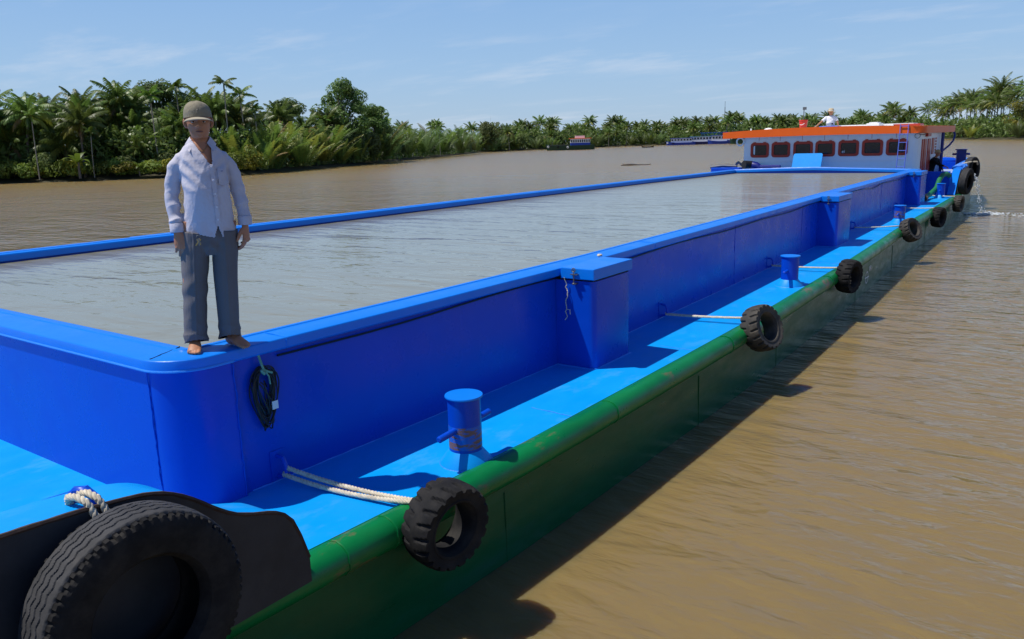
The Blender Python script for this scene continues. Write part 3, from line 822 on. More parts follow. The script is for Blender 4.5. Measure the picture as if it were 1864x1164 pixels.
lad = thing('ladder', 'thin pale blue ladder leaning on the orange roof of the wheelhouse', 'ladder', (-5.72, 32.5, ZD))
for s_ in (-1, 1):
    b = MB(); b.tube([(s_ * 0.135 - 0.01, -0.18, 0), (s_ * 0.135 + 0.02, 0.02, 2.64)], 0.016, 8); b.build('rail', LADDER, lad)
for i in range(9):
    z = 0.25 + i * 0.29; f_ = z / 2.64
    b = MB(); b.tube([(-0.135 - 0.01 + 0.03 * f_, -0.18 + 0.2 * f_, z), (0.135 - 0.01 + 0.03 * f_, -0.18 + 0.2 * f_, z)], 0.012, 8); b.build('rung', LADDER, lad)

bk = thing('bucket', 'red plastic bucket standing on the wheelhouse roof', 'bucket', (-9.73, 34.0, 3.395 + roof_z(-9.73) - 0.045))
b = MB(); b.lathe([(0.135, 0.0), (0.165, 0.29), (0.178, 0.295), (0.178, 0.325), (0.168, 0.33), (0.155, 0.30), (0.128, 0.01), (0, 0.01)], 24); b.build('pail', REDB, bk, smooth=True)
b = MB(); b.tube([(-0.10 + 0.2 * i / 8, -0.172 + 0.05 * abs(i / 8 - .5) ** 1.5, 0.15 - 0.035 * math.sin(PI * i / 8) + 0.05 * i / 8) for i in range(9)], [0.006, 0.009, 0.011, 0.012, 0.012, 0.011, 0.010, 0.008, 0.004], 6); b.build('swoosh_mark', WSTICK, bk)
b = MB(); b.tube([(0.178 * math.cos(t), 0.178 * math.sin(t) * 0.98, 0.30 - 0.12 * math.sin(t)) for t in np.linspace(PI, 2 * PI, 14)], 0.004, 6); b.build('handle', STEEL, bk)

# load mark on the hull
def ring(b, c, r, w, x, n=28):
    for rr in (0,):
        vs = [(x, c[0] + (r + (w if k else 0)) * math.cos(2 * PI * j / n), c[1] + (r + (w if k else 0)) * math.sin(2 * PI * j / n)) for k in (0, 1) for j in range(n)]
        b.add(vs, [(j, (j + 1) % n, n + (j + 1) % n, n + j) for j in range(n)])
ym = 17.3; xm = railx(ym) + 0.112
b = MB(); ring(b, (ym, 0.30), 0.105, 0.022, xm); b.bb(xm - 0.002, xm + 0.0015, ym - 0.17, ym + 0.17, 0.29, 0.312); bpart(b, 'load_line_mark', WSTICK)
text_part('VR', 0.16, WSTICK, barge, Vector((xm + 0.003, ym + 0.16, 0.40)) + BO, (R(90), 0, R(90)), 'load_line_lettering')

# ---- tyres
def tyre_mesh(kind, seed=0):
    """axis along local x, centred; outer face towards +x"""
    rg = np.random.RandomState(seed)
    if kind == 'truck':
        Ro, Ri, W, nu = 0.50, 0.265, 0.30, 540
        outer = [(-0.10, 0.275), (-0.135, 0.30), (-0.150, 0.36), (-0.148, 0.42), (-0.142, 0.452), (-0.135, 0.468)]
        tread = [(-0.13 + 0.26 * i / 64, 0.485 + 0.014 * (1 - (2 * i / 64 - 1) ** 2)) for i in range(65)]
        prof = outer + tread + [(-x, r) for x, r in reversed(outer)]
        inner = [(0.075, 0.27), (0.09, 0.33), (0.115, 0.40), (0.10, 0.455), (0.05, 0.472), (-0.05, 0.472), (-0.10, 0.455), (-0.115, 0.40), (-0.09, 0.33), (-0.075, 0.27)]
    else:
        Ro, Ri, W, nu = 0.295, 0.175, 0.25, 216
        outer = [(-0.085, 0.172), (-0.108, 0.185), (-0.112, 0.20), (-0.108, 0.205), (-0.110, 0.225), (-0.116, 0.245), (-0.122, 0.258)]
        tread = [(-0.122 + 0.244 * i / 30, 0.276 + 0.019 * (1 - abs(2 * i / 30 - 1) ** 3)) for i in range(31)]
        prof = outer + tread + [(-x, r) for x, r in reversed(outer)]
        inner = [(0.08, 0.168), (0.06, 0.163), (-0.06, 0.163), (-0.08, 0.168)]
    prof = prof + inner; k = len(prof); no = len(outer); ntr = len(tread)
    th = np.linspace(0, 2 * PI, nu, endpoint=False)
    X = np.array([p[0] for p in prof])[:, None] * np.ones((1, nu)); RR = np.array([p[1] for p in prof])[:, None] * np.ones((1, nu))
    t0, t1 = no, no + ntr
    xt = X[t0:t1]; T = th[None, :]
    wear = 1 + 0.25 * np.sin(3 * T + seed) * np.sin(7 * T + 1.3)
    dep = np.zeros_like(xt)
    if kind == 'truck':
        zig = 0.0065 * (2 / PI) * np.arcsin(np.sin(T * 46))
        for c_ in (-0.062, -0.021, 0.021, 0.062):
            dep += 0.014 * np.exp(-((xt - c_ - zig) / 0.0034) ** 4) * (1 if abs(c_) < 0.03 else 0.8)
        sh = np.clip((np.abs(xt) - 0.100) / 0.010, 0, 1)
        nt_ = (np.sin(T * 66) > 0.25).astype(float)
        chip = 0.008 * np.sin(11 * T + 2) * np.sin(23 * T)
        dep += sh * (0.006 + 0.013 * nt_ + np.clip(chip, 0, 1)) * wear
    else:
        N = 19
        for sgn in (-1, 1):
            half = (xt * sgn > -0.012)
            u = np.abs(xt) / 0.122
            ph = T * N / 1.0 + (0 if sgn > 0 else PI) + 1.5 * u * 1.0
            g = (np.mod(ph / (2 * PI), 1.0))
            wid = 0.07 + 0.09 * u
            gr = 1 / (1 + np.exp((np.abs(g - 0.5) - wid) / 0.016))
            ext = np.clip((u - 0.18) / 0.10, 0, 1)
            dep = np.where(half & (xt * sgn > 0), 0.022 * gr * ext, dep)
        for ii, (row) in enumerate((t0 - 1,)): pass
    RR[t0:t1] -= dep
    if kind != 'truck':
        for row, src in ((t0 - 1, 0), (t1, ntr - 1)): RR[row] -= dep[src] * 0.25
    else:
        for row, src in ((t0 - 1, 0), (t1, ntr - 1)): RR[row] -= dep[src] * 0.5; 
    vs = np.stack([X, RR * np.cos(T), RR * np.sin(T)], -1).reshape(-1, 3)
    b = MB()
    b.add(vs.tolist(), [(i * nu + j, i * nu + (j + 1) % nu, ((i + 1) % k) * nu + (j + 1) % nu, ((i + 1) % k) * nu + j) for i in range(k) for j in range(nu)])
    me = b.mesh('tyre_' + kind, [RUBBER, RUBBERW], True, 38)
    if kind == 'truck':
        me.polygons.foreach_set('material_index', [1 if (abs(p.center.x) < 0.104 and math.hypot(p.center.y, p.center.z) > 0.478) else 0 for p in me.polygons])
    return me
TM_T = tyre_mesh('truck', 1)
TM_F = tyre_mesh('forklift', 2)
TM_D = TM_F.copy(); TM_D.materials.clear(); TM_D.materials.append(RUBBERD)
def tyre(me, loc, rot, label, scale=1.0, group='old tyres hung as fenders along the barge'):
    o = bpy.data.objects.new('tyre_fender', me); COL.objects.link(o)
    o.location = loc; o.rotation_euler = rot; o.scale = (scale, scale, scale)
    return tag(o, label, 'tyre', group)
tyre(TM_T, (-3.205, 1.57, 1.255), (0.5, 0, 0), 'largest worn truck tyre with ribbed tread, roped to the bow plate', 0.925)
tyre(TM_T, (-3.05, 0.42, 0.93), (0.2, 0, R(-8)), 'truck tyre cut off by the bottom left corner of the photo', 0.95)
tyre(TM_F, (-3.225, 3.64, 0.765), (0.3, R(4), R(-8)), 'black lugged tyre on the thick cream rope below the nearest bollard')
tyre(TM_D, (-3.17, 9.72, 0.84), (0.7, R(-20), R(-14)), 'dusty lugged tyre tilted over the green rail just past the nearest locker box')
tyre(TM_F, (-3.24, 14.45, 0.78), (0.1, R(3), R(-12)), 'upright lugged tyre beside the white load mark on the hull')
tyre(TM_D, (-3.46, 21.5, 0.84), (1.1, R(-24), R(-22)), 'tilted lugged tyre just in front of the third bollard along the deck')
tyre(TM_F, (-3.60, 26.9, 0.66), (0.4, R(2), R(-14)), 'lugged tyre hanging between the third bollard and the last locker box', 1.03)
tyre(TM_D, (-3.68, 31.9, 0.68), (0.9, R(3), R(-8)), 'lugged tyre below the curved bright blue stern plate', 1.0)
tyre(TM_T, (-3.80, 34.5, 1.30), (0.3, R(4), R(-10)), 'big ribbed tyre on the stern plate, nearer of the pair there', 0.98)
tyre(TM_T, (-3.98, 37.6, 1.62), (0.9, R(-2), R(-16)), 'big smooth tyre at the stern, the farther of the pair with a rope over it', 1.0)

# ---- ropes
def twist_rope(b, pts, r, lay=0.07, strands=3):
    P_ = [Vector(p) for p in pts]
    cum = [0.0]
    for i in range(1, len(P_)): cum.append(cum[-1] + (P_[i] - P_[i - 1]).length)
    L_ = cum[-1]; m = max(8, int(L_ / 0.009))
    m = min(m, 420)
    def at(s):
        i = min(max(np.searchsorted(cum, s) - 1, 0), len(P_) - 2); f = (s - cum[i]) / max(1e-6, cum[i + 1] - cum[i])
        return P_[i].lerp(P_[i + 1], f), (P_[i + 1] - P_[i]).normalized()
    for k in range(strands):
        out = []
        for j in range(m + 1):
            s = L_ * j / m; p, t = at(s)
            a = t.cross(Vector((0, 0, 1))); a = a.normalized() if a.length > 0.05 else Vector((1, 0, 0)); c_ = t.cross(a)
            ph = 2 * PI * (s / lay + k / strands)
            out.append(p + a * (r * 0.5 * math.cos(ph)) + c_ * (r * 0.5 * math.sin(ph)))
        b.tube(out, r * 0.58, 6)
def bez(p, q, sag, n=14, side=0.0):
    p, q = Vector(p), Vector(q); d = (q - p)
    nrm = Vector((-d.y, d.x, 0)).normalized()
    return [p.lerp(q, i / n) + Vector((0, 0, -sag * 4 * (i / n) * (1 - i / n))) + nrm * side * math.sin(PI * i / n) for i in range(n + 1)]
ropes = [
    (3.42, (-3.36, 3.60, 0.905), 0.017, 'thick cream rope doubled from the coaming to the nearest lugged tyre', 0.05, 0.04),
    (9.72, (-3.27, 9.9, 0.93), 0.014, 'cream rope pulled straight across the deck to the dusty tilted tyre', 0.0, 0.0),
    (14.4, (-3.32, 14.5, 0.92), 0.014, 'cream rope crossing the deck behind the second bollard', 0.0, 0.0),
    (21.2, (-3.55, 21.6, 0.95), 0.014, 'cream rope crossing the deck to the tilted tyre by the third bollard', 0.0, 0.0),
    (27.3, (-3.68, 27.0, 0.93), 0.014, 'cream rope crossing the deck behind the third bollard', 0.0, 0.0),
    (33.0, (-3.78, 32.0, 0.93), 0.014, 'cream rope at the last bollard reaching the tyre under the stern plate', 0.0, 0.0)]
for y, q, r, lab, sag, sd in ropes:
    x = sbx(min(y, 31.7)) + 0.04
    b = MB()
    for k, off in enumerate((-0.015, 0.017) if y < 5 else (-0.028, 0.03)):
        pts = bez((x, y + off * 0.6, ZD + 0.07 + (0.05 if k else 0.0) * (y < 5)), (q[0], q[1] + off, q[2] - 0.01 * k), sag if y < 5 else 0.015, 14, sd * (0.6 if k else 0.15))
        pts = [Vector((p.x, p.y, max(p.z, ZD + r))) for p in pts]
        e_ = Vector(q); pts += [Vector((e_.x + 0.03, e_.y + off, e_.z - 0.03))]
        twist_rope(b, pts, r, 0.085)
    pts = [(x, y - 0.02, ZD + 0.07), (x - 0.025, y, ZD + 0.075), (x - 0.005, y + 0.02, ZD + 0.10)]
    twist_rope(b, pts, r, 0.085)
    tag(b.build('tyre_rope', ROPE, smooth=True, fix=False), lab, 'rope', 'ropes holding the tyres')
# short loop at the bow lug
b = MB()
for off in (0, 0.05):
    twist_rope(b, [(-3.56, 1.515 + off, 1.66), (-3.555, 1.50 + off, 1.70), (-3.525, 1.49 + off, 1.735), (-3.47, 1.50 + off, 1.742), (-3.42, 1.515 + off, 1.725), (-3.385, 1.53 + off, 1.66), (-3.375, 1.54 + off, 1.60)], 0.0165, 0.075)
tag(b.build('bow_rope', ROPE, smooth=True, fix=False), 'short thick white rope looped through the blue lug above the largest tyre', 'rope')
b = MB()
twist_rope(b, [(-4.35, 36.9, 1.84), (-4.1, 37.0, 1.90), (-3.95, 37.3, 1.93), (-3.80, 37.5, 1.92), (-3.78, 37.6, 1.8)], 0.030, 0.12)
tag(b.build('stern_rope', ROPE, smooth=True, fix=False), 'thick grey rope over the far stern tyre', 'rope')
# blue nylon rope wound round the stern bulwark
b = MB(); rg = random.Random(8)
for i in range(16):
    y = 35.4 + i * 0.30; x = railx(y) - 0.1; z = lerp_table([(p[0], p[1]) for p in st_top], y)
    b.tube([(x + 0.20 * math.cos(t), y + 0.10 * t / 6 + rg.uniform(-.05, .05), z + 0.0 + 0.075 * math.sin(t) + 0.03) for t in np.linspace(0, 2 * PI, 12)], 0.024, 6)
tag(b.build('blue_rope', mat('blue_nylon_rope', (0.02, 0.20, 0.72), 0.6, dirt=(0.4, 0.5, 0.7), dscale=9, damt=0.7), smooth=True), 'bright blue rope wound around the top of the stern bulwark', 'rope')

# ---- coil of black cable on the coaming wall
coil = thing('cable_coil', 'black cable coiled and tied with green twine on the blue coaming wall', 'cable coil', (sbx(3.32) - 0.05, 3.34, 1.80))
b = MB(); rg = random.Random(21)
for i in range(15):
    w = rg.uniform(0.07, 0.125); h = rg.uniform(0.34, 0.47); ox = rg.uniform(-.02, .03); tp = -0.09 + rg.uniform(-.03, .01); sk = rg.uniform(-.03, .03); wb = rg.uniform(0, 6)
    pts = []
    for t in np.linspace(0, 2 * PI, 34):
        sq = (1 - math.cos(t)) / 2
        pts.append((0.018 + 0.012 * math.sin(t * 2 + i) + 0.006 * (i % 4), ox + sk * sq + w * math.sin(t) * (1.15 - 0.75 * sq) + .006 * math.sin(3 * t + wb), tp - h * sq))
    b.tube(pts, 0.005, 6)
for i in range(3):
    b.tube([(0.03, -.07 + .05 * i, -.14 - .05 * i), (0.045, .0, -.26 + .04 * i), (0.04, .06 - .03 * i, -.36 + .03 * i), (0.03, .03, -.44)], 0.005, 6)
b.build('cable', CABLE, coil, smooth=True)
b = MB(); b.tube([(0.03, -0.02, 0.02), (0.04, -0.01, -0.04), (0.05, 0.0, -0.10), (0.045, 0.03, -0.12), (0.05, 0.07, -0.14)], 0.009, 6); b.tube([(0.05, 0.0, -0.09), (0.05, 0.04, -0.16), (0.045, 0.05, -0.22)], 0.006, 6); b.tube([(0.05, -0.02, -0.10), (0.055, 0.0, -0.13), (0.03, 0.03, -0.12)], 0.012, 6)
b.build('twine', GREENROPE, coil, smooth=True)
b = MB(); b.box((0.05, 0.07, -0.38), (0.006, 0.05, 0.06)); b.build('tag', WSTICK, coil)
# cable running under the rim
b = MB(); rg = random.Random(2); pts = []
for i, y in enumerate(np.arange(3.5, 29, 0.4)):
    sg = 0.012 * math.sin(y * 1.7) + 0.02 * max(0, math.sin(y * 0.55))
    if y > 20: sg += 0.05 * max(0, math.sin(y * 1.4))
    pts.append((sbx(y) - 0.045, y, ZR - 0.115 - sg))
b.tube(pts, 0.009, 6)
tag(b.build('rim_cable', CABLE, smooth=True), 'thin black cable running along the wall under the starboard rim', 'cable')
# frayed string by the first locker
b = MB(); rg = random.Random(5)
pts = [Vector((-4.42, 7.06, 1.80))]
for i in range(14): pts.append(pts[-1] + Vector((rg.uniform(-.018, .018), rg.uniform(-.01, .008), -0.026)))
twist_rope(b, pts, 0.006, 0.05, 2); b.tube([pts[-1], pts[-1] + Vector((.03, -.01, -.05)), pts[-1] + Vector((.0, -.01, -.09))], 0.005, 5); b.tube([pts[-2], pts[-2] + Vector((.04, 0, 0)), pts[-2] + Vector((.045, 0, -.05))], 0.005, 5)
tag(b.build('string', ROPE, smooth=True), 'frayed grey string hanging from the lid of the nearest locker box', 'string')
b = MB(); rg = random.Random(6)
for i in range(8): b.sphere((-4.52 + rg.uniform(-.03, .03), 7.98 + rg.uniform(-.04, .04), ZR + 0.014 + rg.uniform(0, .012)), (rg.uniform(.012, .025), rg.uniform(.012, .025), .012), 7, 5)
tag(b.build('rag', ROPE, smooth=True), 'scrap of pale rag on the rim behind the nearest locker lid', 'rag')
# green hose on the side deck
b = MB(); b.tube([(-4.62, 31.0, ZD + 0.10), (-4.66, 31.5, ZD + 0.11), (-4.62, 32.1, ZD + 0.16), (-4.52, 32.7, ZD + 0.34), (-4.50, 33.1, ZD + 0.62), (-4.44, 33.4, ZD + 0.78), (-4.36, 33.7, ZD + 0.80), (-4.30, 33.95, ZD + 0.72)], 0.085, 12)
hose = b.build('hose', HOSEG, smooth=True); tag(hose, 'fat green hose lying on the side deck by the last bollard', 'hose')
b = MB(); b.tube([(-4.60, 30.80, ZD + 0.10), (-4.62, 31.1, ZD + 0.10)], 0.10, 14); b.build('hose_end', mat('rusty_coupling', (0.16, 0.08, 0.06), 0.8, var=0.3, vscale=20), hose)
b = MB(); b.tube([(-4.596, 30.79, ZD + 0.10), (-4.597, 30.80, ZD + 0.10)], 0.072, 12); b.build('hose_bore', SEAL, hose)
# black hoses by the wheelhouse
b = MB(); b.tube([(-5.05, 40.1, 3.14), (-5.00, 40.1, 2.98), (-5.03, 40.0, 2.76), (-5.15, 39.8, 2.55), (-5.30, 39.5, 2.38), (-5.42, 39.3, 2.26)], 0.04, 8)
tag(b.build('roof_hose', DKBLUE, smooth=True), 'dark blue hose hanging from the aft corner of the orange roof', 'hose')
b = MB()
for i in range(3): b.tube([(CX1 - 0.10 + 0.09 * math.cos(t) , 33.0 - 0.02 + 0.0 * t, 3.03 + 0.085 * math.sin(t)) for t in np.linspace(0, 2 * PI, 18)], 0.008, 5)
b.tube([(CX1 - 0.02, 33.03, 3.08), (CX1 + 0.05, 33.3, 3.06), (CX1 + 0.05, 33.9, 3.09), (CX1 + 0.03, 34.2, 3.1)], 0.010, 6)
tag(b.build('wall_wire', CABLE), 'small loop of black wire on the wheelhouse corner under the roof', 'wire')
# life ring hanging under the port eave
b = MB(); b.lathe([(0.15 + 0.035 * math.cos(a), 0.035 * math.sin(a)) for a in np.arange(0, 6.28, 0.7)], 20, M=Matrix.Translation((-11.93, 32.9, 2.98)) @ Matrix.Rotation(R(90), 4, 'X'), closed=True)
tag(b.build('eave_ring', WSTICK, smooth=True), 'small white ring hanging under the left eave of the wheelhouse', 'ring')
# lumber and gear on the port side deck
g_ = thing('deck_gear', 'pile of blue and grey gear on the deck left of the wheelhouse', 'gear', (-12.6, 33.0, ZD))
b = MB(); b.bb(-0.5, 0.75, -0.3, 0.3, 0, 1.12); b.build('crate', BLUE_SHADE, g_, bevel=0.03)
b = MB(); b.tube([(-0.6, -0.1, 1.14), (-0.1, 0, 1.20), (0.5, 0.1, 1.16)], 0.07, 8); b.tube([(0.3, 0.1, 1.16), (0.55, 0.1, 1.32), (0.7, 0.12, 1.2)], 0.06, 8); b.build('wrapped_rope', STEEL, g_, smooth=True)

# ---- cooling water jet and its splash
jet = thing('water_jet', 'white jet of cooling water arcing from the stern into the river', 'water jet', (-3.75, 35.4, 1.6))
b = MB(); rg = random.Random(14)
p0, v0 = Vector((-0.05, 0, 0.02)), Vector((0.62, 0.1, 0.0))
core = []
for i in range(13):
    t = i / 12 * 0.58; core.append(p0 + v0 * t * 2.3 * 0.62 + Vector((0, 0, -4.7 * t * t)))
b.tube(core[:6], [0.03, 0.036, 0.034, 0.03, 0.024, 0.012], 8)
b.build('stream', SPLASH, jet, smooth=True)
b = MB()
for i in range(170):
    t = rg.uniform(0.12, 0.58) ; sp = 0.015 + 0.06 * t
    p = p0 + v0 * t * 2.3 * 0.62 + Vector((rg.gauss(0, sp), rg.gauss(0, sp), -4.7 * t * t + rg.gauss(0, sp)))
    r_ = rg.uniform(0.007, 0.022)
    b.sphere(p, (r_, r_, r_ * rg.uniform(1, 2.2)), 6, 4)
b.build('droplets', SPLASH, jet, smooth=True)
b = MB()
for i in range(240):
    a = rg.uniform(0, 2 * PI); rr_ = abs(rg.gauss(0, 0.32))
    p = Vector((0.55 + rr_ * math.cos(a) * 1.7 + 0.35 * rg.random(), rr_ * math.sin(a) * 0.8, -1.6 + abs(rg.gauss(0, 0.03)) * (1.5 - min(rr_, 1))))
    r_ = rg.uniform(0.010, 0.035)
    b.sphere(p, (r_ * 1.8, r_, r_ * 0.7), 6, 4)
b.build('splash', SPLASH, jet, smooth=True)

# ---- floating driftwood
b = MB(); b.tube([(-1.9, 0, 0.02), (-1.2, 0.05, 0.10), (-0.6, 0, 0.12), (0.2, 0.03, 0.05), (1.3, 0, 0.03), (1.9, 0.1, 0.10)], [0.09, 0.13, 0.12, 0.08, 0.06, 0.03], 8); b.tube([(-1.3, 0, 0.1), (-1.7, 0.1, 0.22)], [0.06, 0.03], 6)
o = b.build('driftwood', TRUNKD, smooth=True); o.location = (-47.2, 93, 0); o.rotation_euler = (0, 0, R(34))
tag(o, 'pale driftwood log floating on the open river', 'driftwood')
# ------------------------------------------------------------------ vegetation builders
def frond(b, base, az, el, length, curve, nl, ll, droop, width, rng, m_leaf=0, twist=0.0, rachis=0.03, m_r=0, wind=0.0):
    """a pinnate leaf: rachis bending down with leaflets on both sides"""
    seg = 9
    p = Vector(base); e = el; a = az
    pts = [p.copy()]; dirs = []
    for i in range(seg):
        d = Vector((math.cos(e) * math.sin(a), math.cos(e) * math.cos(a), math.sin(e)))
        d.x += wind * (i / seg); d.normalize()
        dirs.append(d); p = p + d * (length / seg); pts.append(p.copy())
        e -= curve / seg * (0.5 + i / seg)
    dirs.append(dirs[-1])
    b.tube(pts, [rachis * (1 - 0.85 * i / seg) for i in range(seg + 1)], 3, m_r, caps=False)
    for k in range(nl):
        f = 0.12 + 0.86 * (k + 0.5) / nl
        i = min(int(f * seg), seg - 1); g = f * seg - i
        q = pts[i].lerp(pts[i + 1], g); d = dirs[i].lerp(dirs[i + 1], g).normalized()
        s = d.cross(Vector((0, 0, 1)))
        s = s.normalized() if s.length > 1e-3 else Vector((1, 0, 0))
        u = s.cross(d)
        L_ = ll * (math.sin(PI * min(1, 0.18 + 0.78 * f)) ** 0.7)
        for sg in (-1, 1):
            dr = droop * rng.uniform(0.7, 1.3)
            v = (s * sg * math.cos(dr) + d * 0.55 - u * 0.0 + Vector((0, 0, -1)) * math.sin(dr) + u * twist).normalized()
            v.x += wind * 0.5
            w = d * width * 0.5
            tip = q + v * L_ * rng.uniform(0.85, 1.1)
            mid = q + v * L_ * 0.45 + Vector((0, 0, 0.05 * L_))
            tip.z -= 0.12 * L_
            b.add([q - w, q + w, mid + w * 0.8, tip, mid - w * 0.8], [(0, 1, 2, 4), (4, 2, 3)], m_leaf)

def trunk_mesh(h, r0, r1, bend, rng, mat_):
    b = MB(); a = rng.uniform(0, 6.28); pts = []; rs = []
    for i in range(9):
        f = i / 8
        pts.append((bend * math.sin(a) * f ** 1.6, bend * math.cos(a) * f ** 1.6, h * f - 0.3 * (1 - f)))
        rs.append(r1 + (r0 - r1) * (1 - f) ** 2 + 0.01 * (i % 2))
    b.tube(pts, rs, 8)
    return b.mesh('trunk', mat_, True, 60, fix=False), Vector(pts[-1])

def coconut(seed, h, young=False, wind=0.10, fl=3.9):
    rng = random.Random(seed)
    tm, top = trunk_mesh(h, 0.20, 0.12, rng.uniform(0.1, 1.2) if not young else 0.2, rng, TRUNKP if rng.random() < 0.35 else TRUNKD)
    b = MB(); n = rng.randint(22, 28)
    for i in range(n):
        f = i / n
        el = R(82 - 112 * f ** 0.85 + rng.uniform(-8, 8))
        az = i * 2.4 + rng.uniform(-.25, .25)
        L_ = fl * rng.uniform(0.85, 1.1) * (0.8 + 0.2 * math.sin(PI * min(1, f + 0.2)))
        mi = 0 if f < 0.62 else (1 if rng.random() < 0.6 else 0)
        if f > 0.9 and rng.random() < 0.6: mi = 2
        frond(b, top + Vector((0.1 * math.sin(az), 0.1 * math.cos(az), 0.1)), az, el, L_, R(rng.uniform(50, 85)), 30, 0.95, R(38 + 25 * f), 0.15, rng, mi, 0, 0.04, 1, wind)
    for i in range(6):
        a = i * 1.1; b.sphere(top + Vector((0.22 * math.sin(a), 0.22 * math.cos(a), -0.15 + 0.1 * (i % 2))), 0.13, 7, 5, 1)
    return tm, b.mesh('crown', [FR_G, FR_Y, FR_D], False, fix=False)

def areca(seed, h, fl=1.7):
    rng = random.Random(seed)
    tm, top = trunk_mesh(h, 0.085, 0.06, rng.uniform(0.1, 0.5), rng, TRUNKP)
    b = MB(); b.tube([top, top + Vector((0, 0, 0.5)), top + Vector((0, 0, 0.9))], [0.085, 0.09, 0.05], 7, 0)
    n = rng.randint(7, 9)
    for i in range(n):
        az = i * 2.4 + rng.uniform(-.3, .3); f = i / n
        frond(b, top + Vector((0, 0, 0.85)), az, R(68 - 70 * f + rng.uniform(-10, 10)), fl * rng.uniform(.85, 1.1), R(75), 16, 0.6, R(30), 0.16, rng, 0, 0, 0.03, 1, 0.14)
    return tm, b.mesh('crown', [AR_G, FR_Y], False, fix=False)

def nipa(seed, h, mats_, n=17):
    """trunkless estuary palm: stout upright fronds from the mud"""
    rng = random.Random(seed); b = MB()
    for i in range(n):
        az = i * 2.4 + rng.uniform(-.4, .4); f = (i + 0.5) / n
        rr_ = rng.uniform(0.1, 1.1)
        el = R(88 - 34 * f + rng.uniform(-7, 7))
        L_ = h * rng.uniform(0.75, 1.12)
        r_ = rng.random(); mi = 0 if r_ < 0.66 else (1 if r_ < 0.965 else 2)
        frond(b, (rr_ * math.sin(az), rr_ * math.cos(az), 0.0), az, el, L_, R(rng.uniform(30, 70)), 26, 1.0, R(22 + rng.uniform(-12, 16)), 0.15, rng, mi, 0.15, 0.05, 1, 0.09)
    return b.mesh('nipa_palm', mats_, False, fix=False)

def leaf_cloud(b, rng, c, rad, n, size, mi=0, flat=0.75):
    for _ in range(n):
        while True:
            p = Vector((rng.uniform(-1, 1), rng.uniform(-1, 1), rng.uniform(-1, 1)))
            if p.length < 1: break
        p = p.normalized() * (p.length ** 0.45)
        q = Vector(c) + Vector((p.x * rad[0], p.y * rad[1], p.z * rad[2]))
        nrm = (p + Vector((rng.uniform(-.8, .8), rng.uniform(-.8, .8), rng.uniform(-.3, 1.1)))).normalized()
        t = nrm.orthogonal().normalized(); t.rotate(Quaternion(nrm, rng.uniform(0, 6.28))); u = nrm.cross(t)
        s = size * rng.uniform(0.6, 1.3)
        b.add([q - t * s, q + u * s * 0.42, q + t * s, q - u * s * 0.42], [(0, 1, 2, 3)], mi)

def bush(seed, w, h, n, mats_, size=0.22):
    rng = random.Random(seed); b = MB(); k = 7
    for i in range(k):
        a = rng.uniform(0, 6.28); r_ = rng.uniform(0, 0.34) * w
        ch = h * rng.uniform(0.25, 0.75)
        leaf_cloud(b, rng, (r_ * math.sin(a), r_ * math.cos(a), ch), (w * rng.uniform(.16, .28), w * rng.uniform(.16, .28), min(ch, h * rng.uniform(.2, .32))), n // k, size, 0 if rng.random() < .7 else 1)
    for i in range(14):
        a = rng.uniform(0, 6.28); r_ = rng.uniform(0.05, 0.45) * w
        b.tube([(0.1 * math.sin(a), 0.1 * math.cos(a), 0), (r_ * .6 * math.sin(a), r_ * .6 * math.cos(a), h * .5), (r_ * math.sin(a), r_ * math.cos(a), h * rng.uniform(.7, 1.05))], [0.03, 0.02, 0.008], 4, 0, caps=False)
    return b.mesh('bush', mats_, False, fix=False)

def broadleaf(seed, h, w, n, mats_, size=0.30, low=0.30):
    rng = random.Random(seed)
    t = MB(); t.tube([(0, 0, -0.3), (0.2, 0, h * .3), (0.1, 0.2, h * .6)], [0.32, 0.24, 0.12], 8)
    b = MB(); k = 46
    for i in range(k):
        f = rng.random(); z = h * (low + (0.97 - low) * f)
        env = w * 0.5 * math.sqrt(max(0.05, 1 - ((f - 0.42) / 0.62) ** 2))
        a = i * 2.4 + rng.uniform(-.5, .5); r_ = env * rng.uniform(0.25, 0.95)
        c = (r_ * math.sin(a), r_ * math.cos(a), z)
        t.tube([(0.1, 0.1, h * rng.uniform(.25, .5)), (c[0] * .55, c[1] * .55, z - h * .08), c], [0.10, 0.06, 0.02], 5, caps=False)
        rr_ = w * rng.uniform(.10, .19)
        leaf_cloud(b, rng, c, (rr_, rr_, rr_ * .75), n // k, size, 0 if rng.random() < .65 else 1)
    return t.mesh('trunk', TRUNKD, True, 60, fix=False), b.mesh('crown', mats_, False, fix=False)

def banana(seed):
    rng = random.Random(seed); b = MB()
    b.tube([(0, 0, -0.2), (0, 0, 1.0), (0.05, 0, 1.6)], [0.14, 0.12, 0.08], 8, 1)
    for i in range(8):
        az = i * 2.4; e = R(75 - 6 * i); p = Vector((0, 0, 1.5)); pts = [p.copy()]
        for s in range(7):
            d = Vector((math.cos(e) * math.sin(az), math.cos(e) * math.cos(az), math.sin(e))); p = p + d * 0.33; pts.append(p.copy()); e -= R(13)
        sd = Vector((math.cos(az), -math.sin(az), 0)); vs = []
        for s, q in enumerate(pts):
            w = 0.30 * math.sin(PI * min(1, max(0.03, s / 7 * .95 + .05))); vs += [q - sd * w + V(0, 0, -.08 * w), q, q + sd * w + V(0, 0, -.08 * w)]
        b.add(vs, [(s * 3 + j, s * 3 + j + 1, (s + 1) * 3 + j + 1, (s + 1) * 3 + j) for s in range(7) for j in range(2)], 0)
    return b.mesh('banana_plant', [BANA, TRUNKD], False, fix=False)

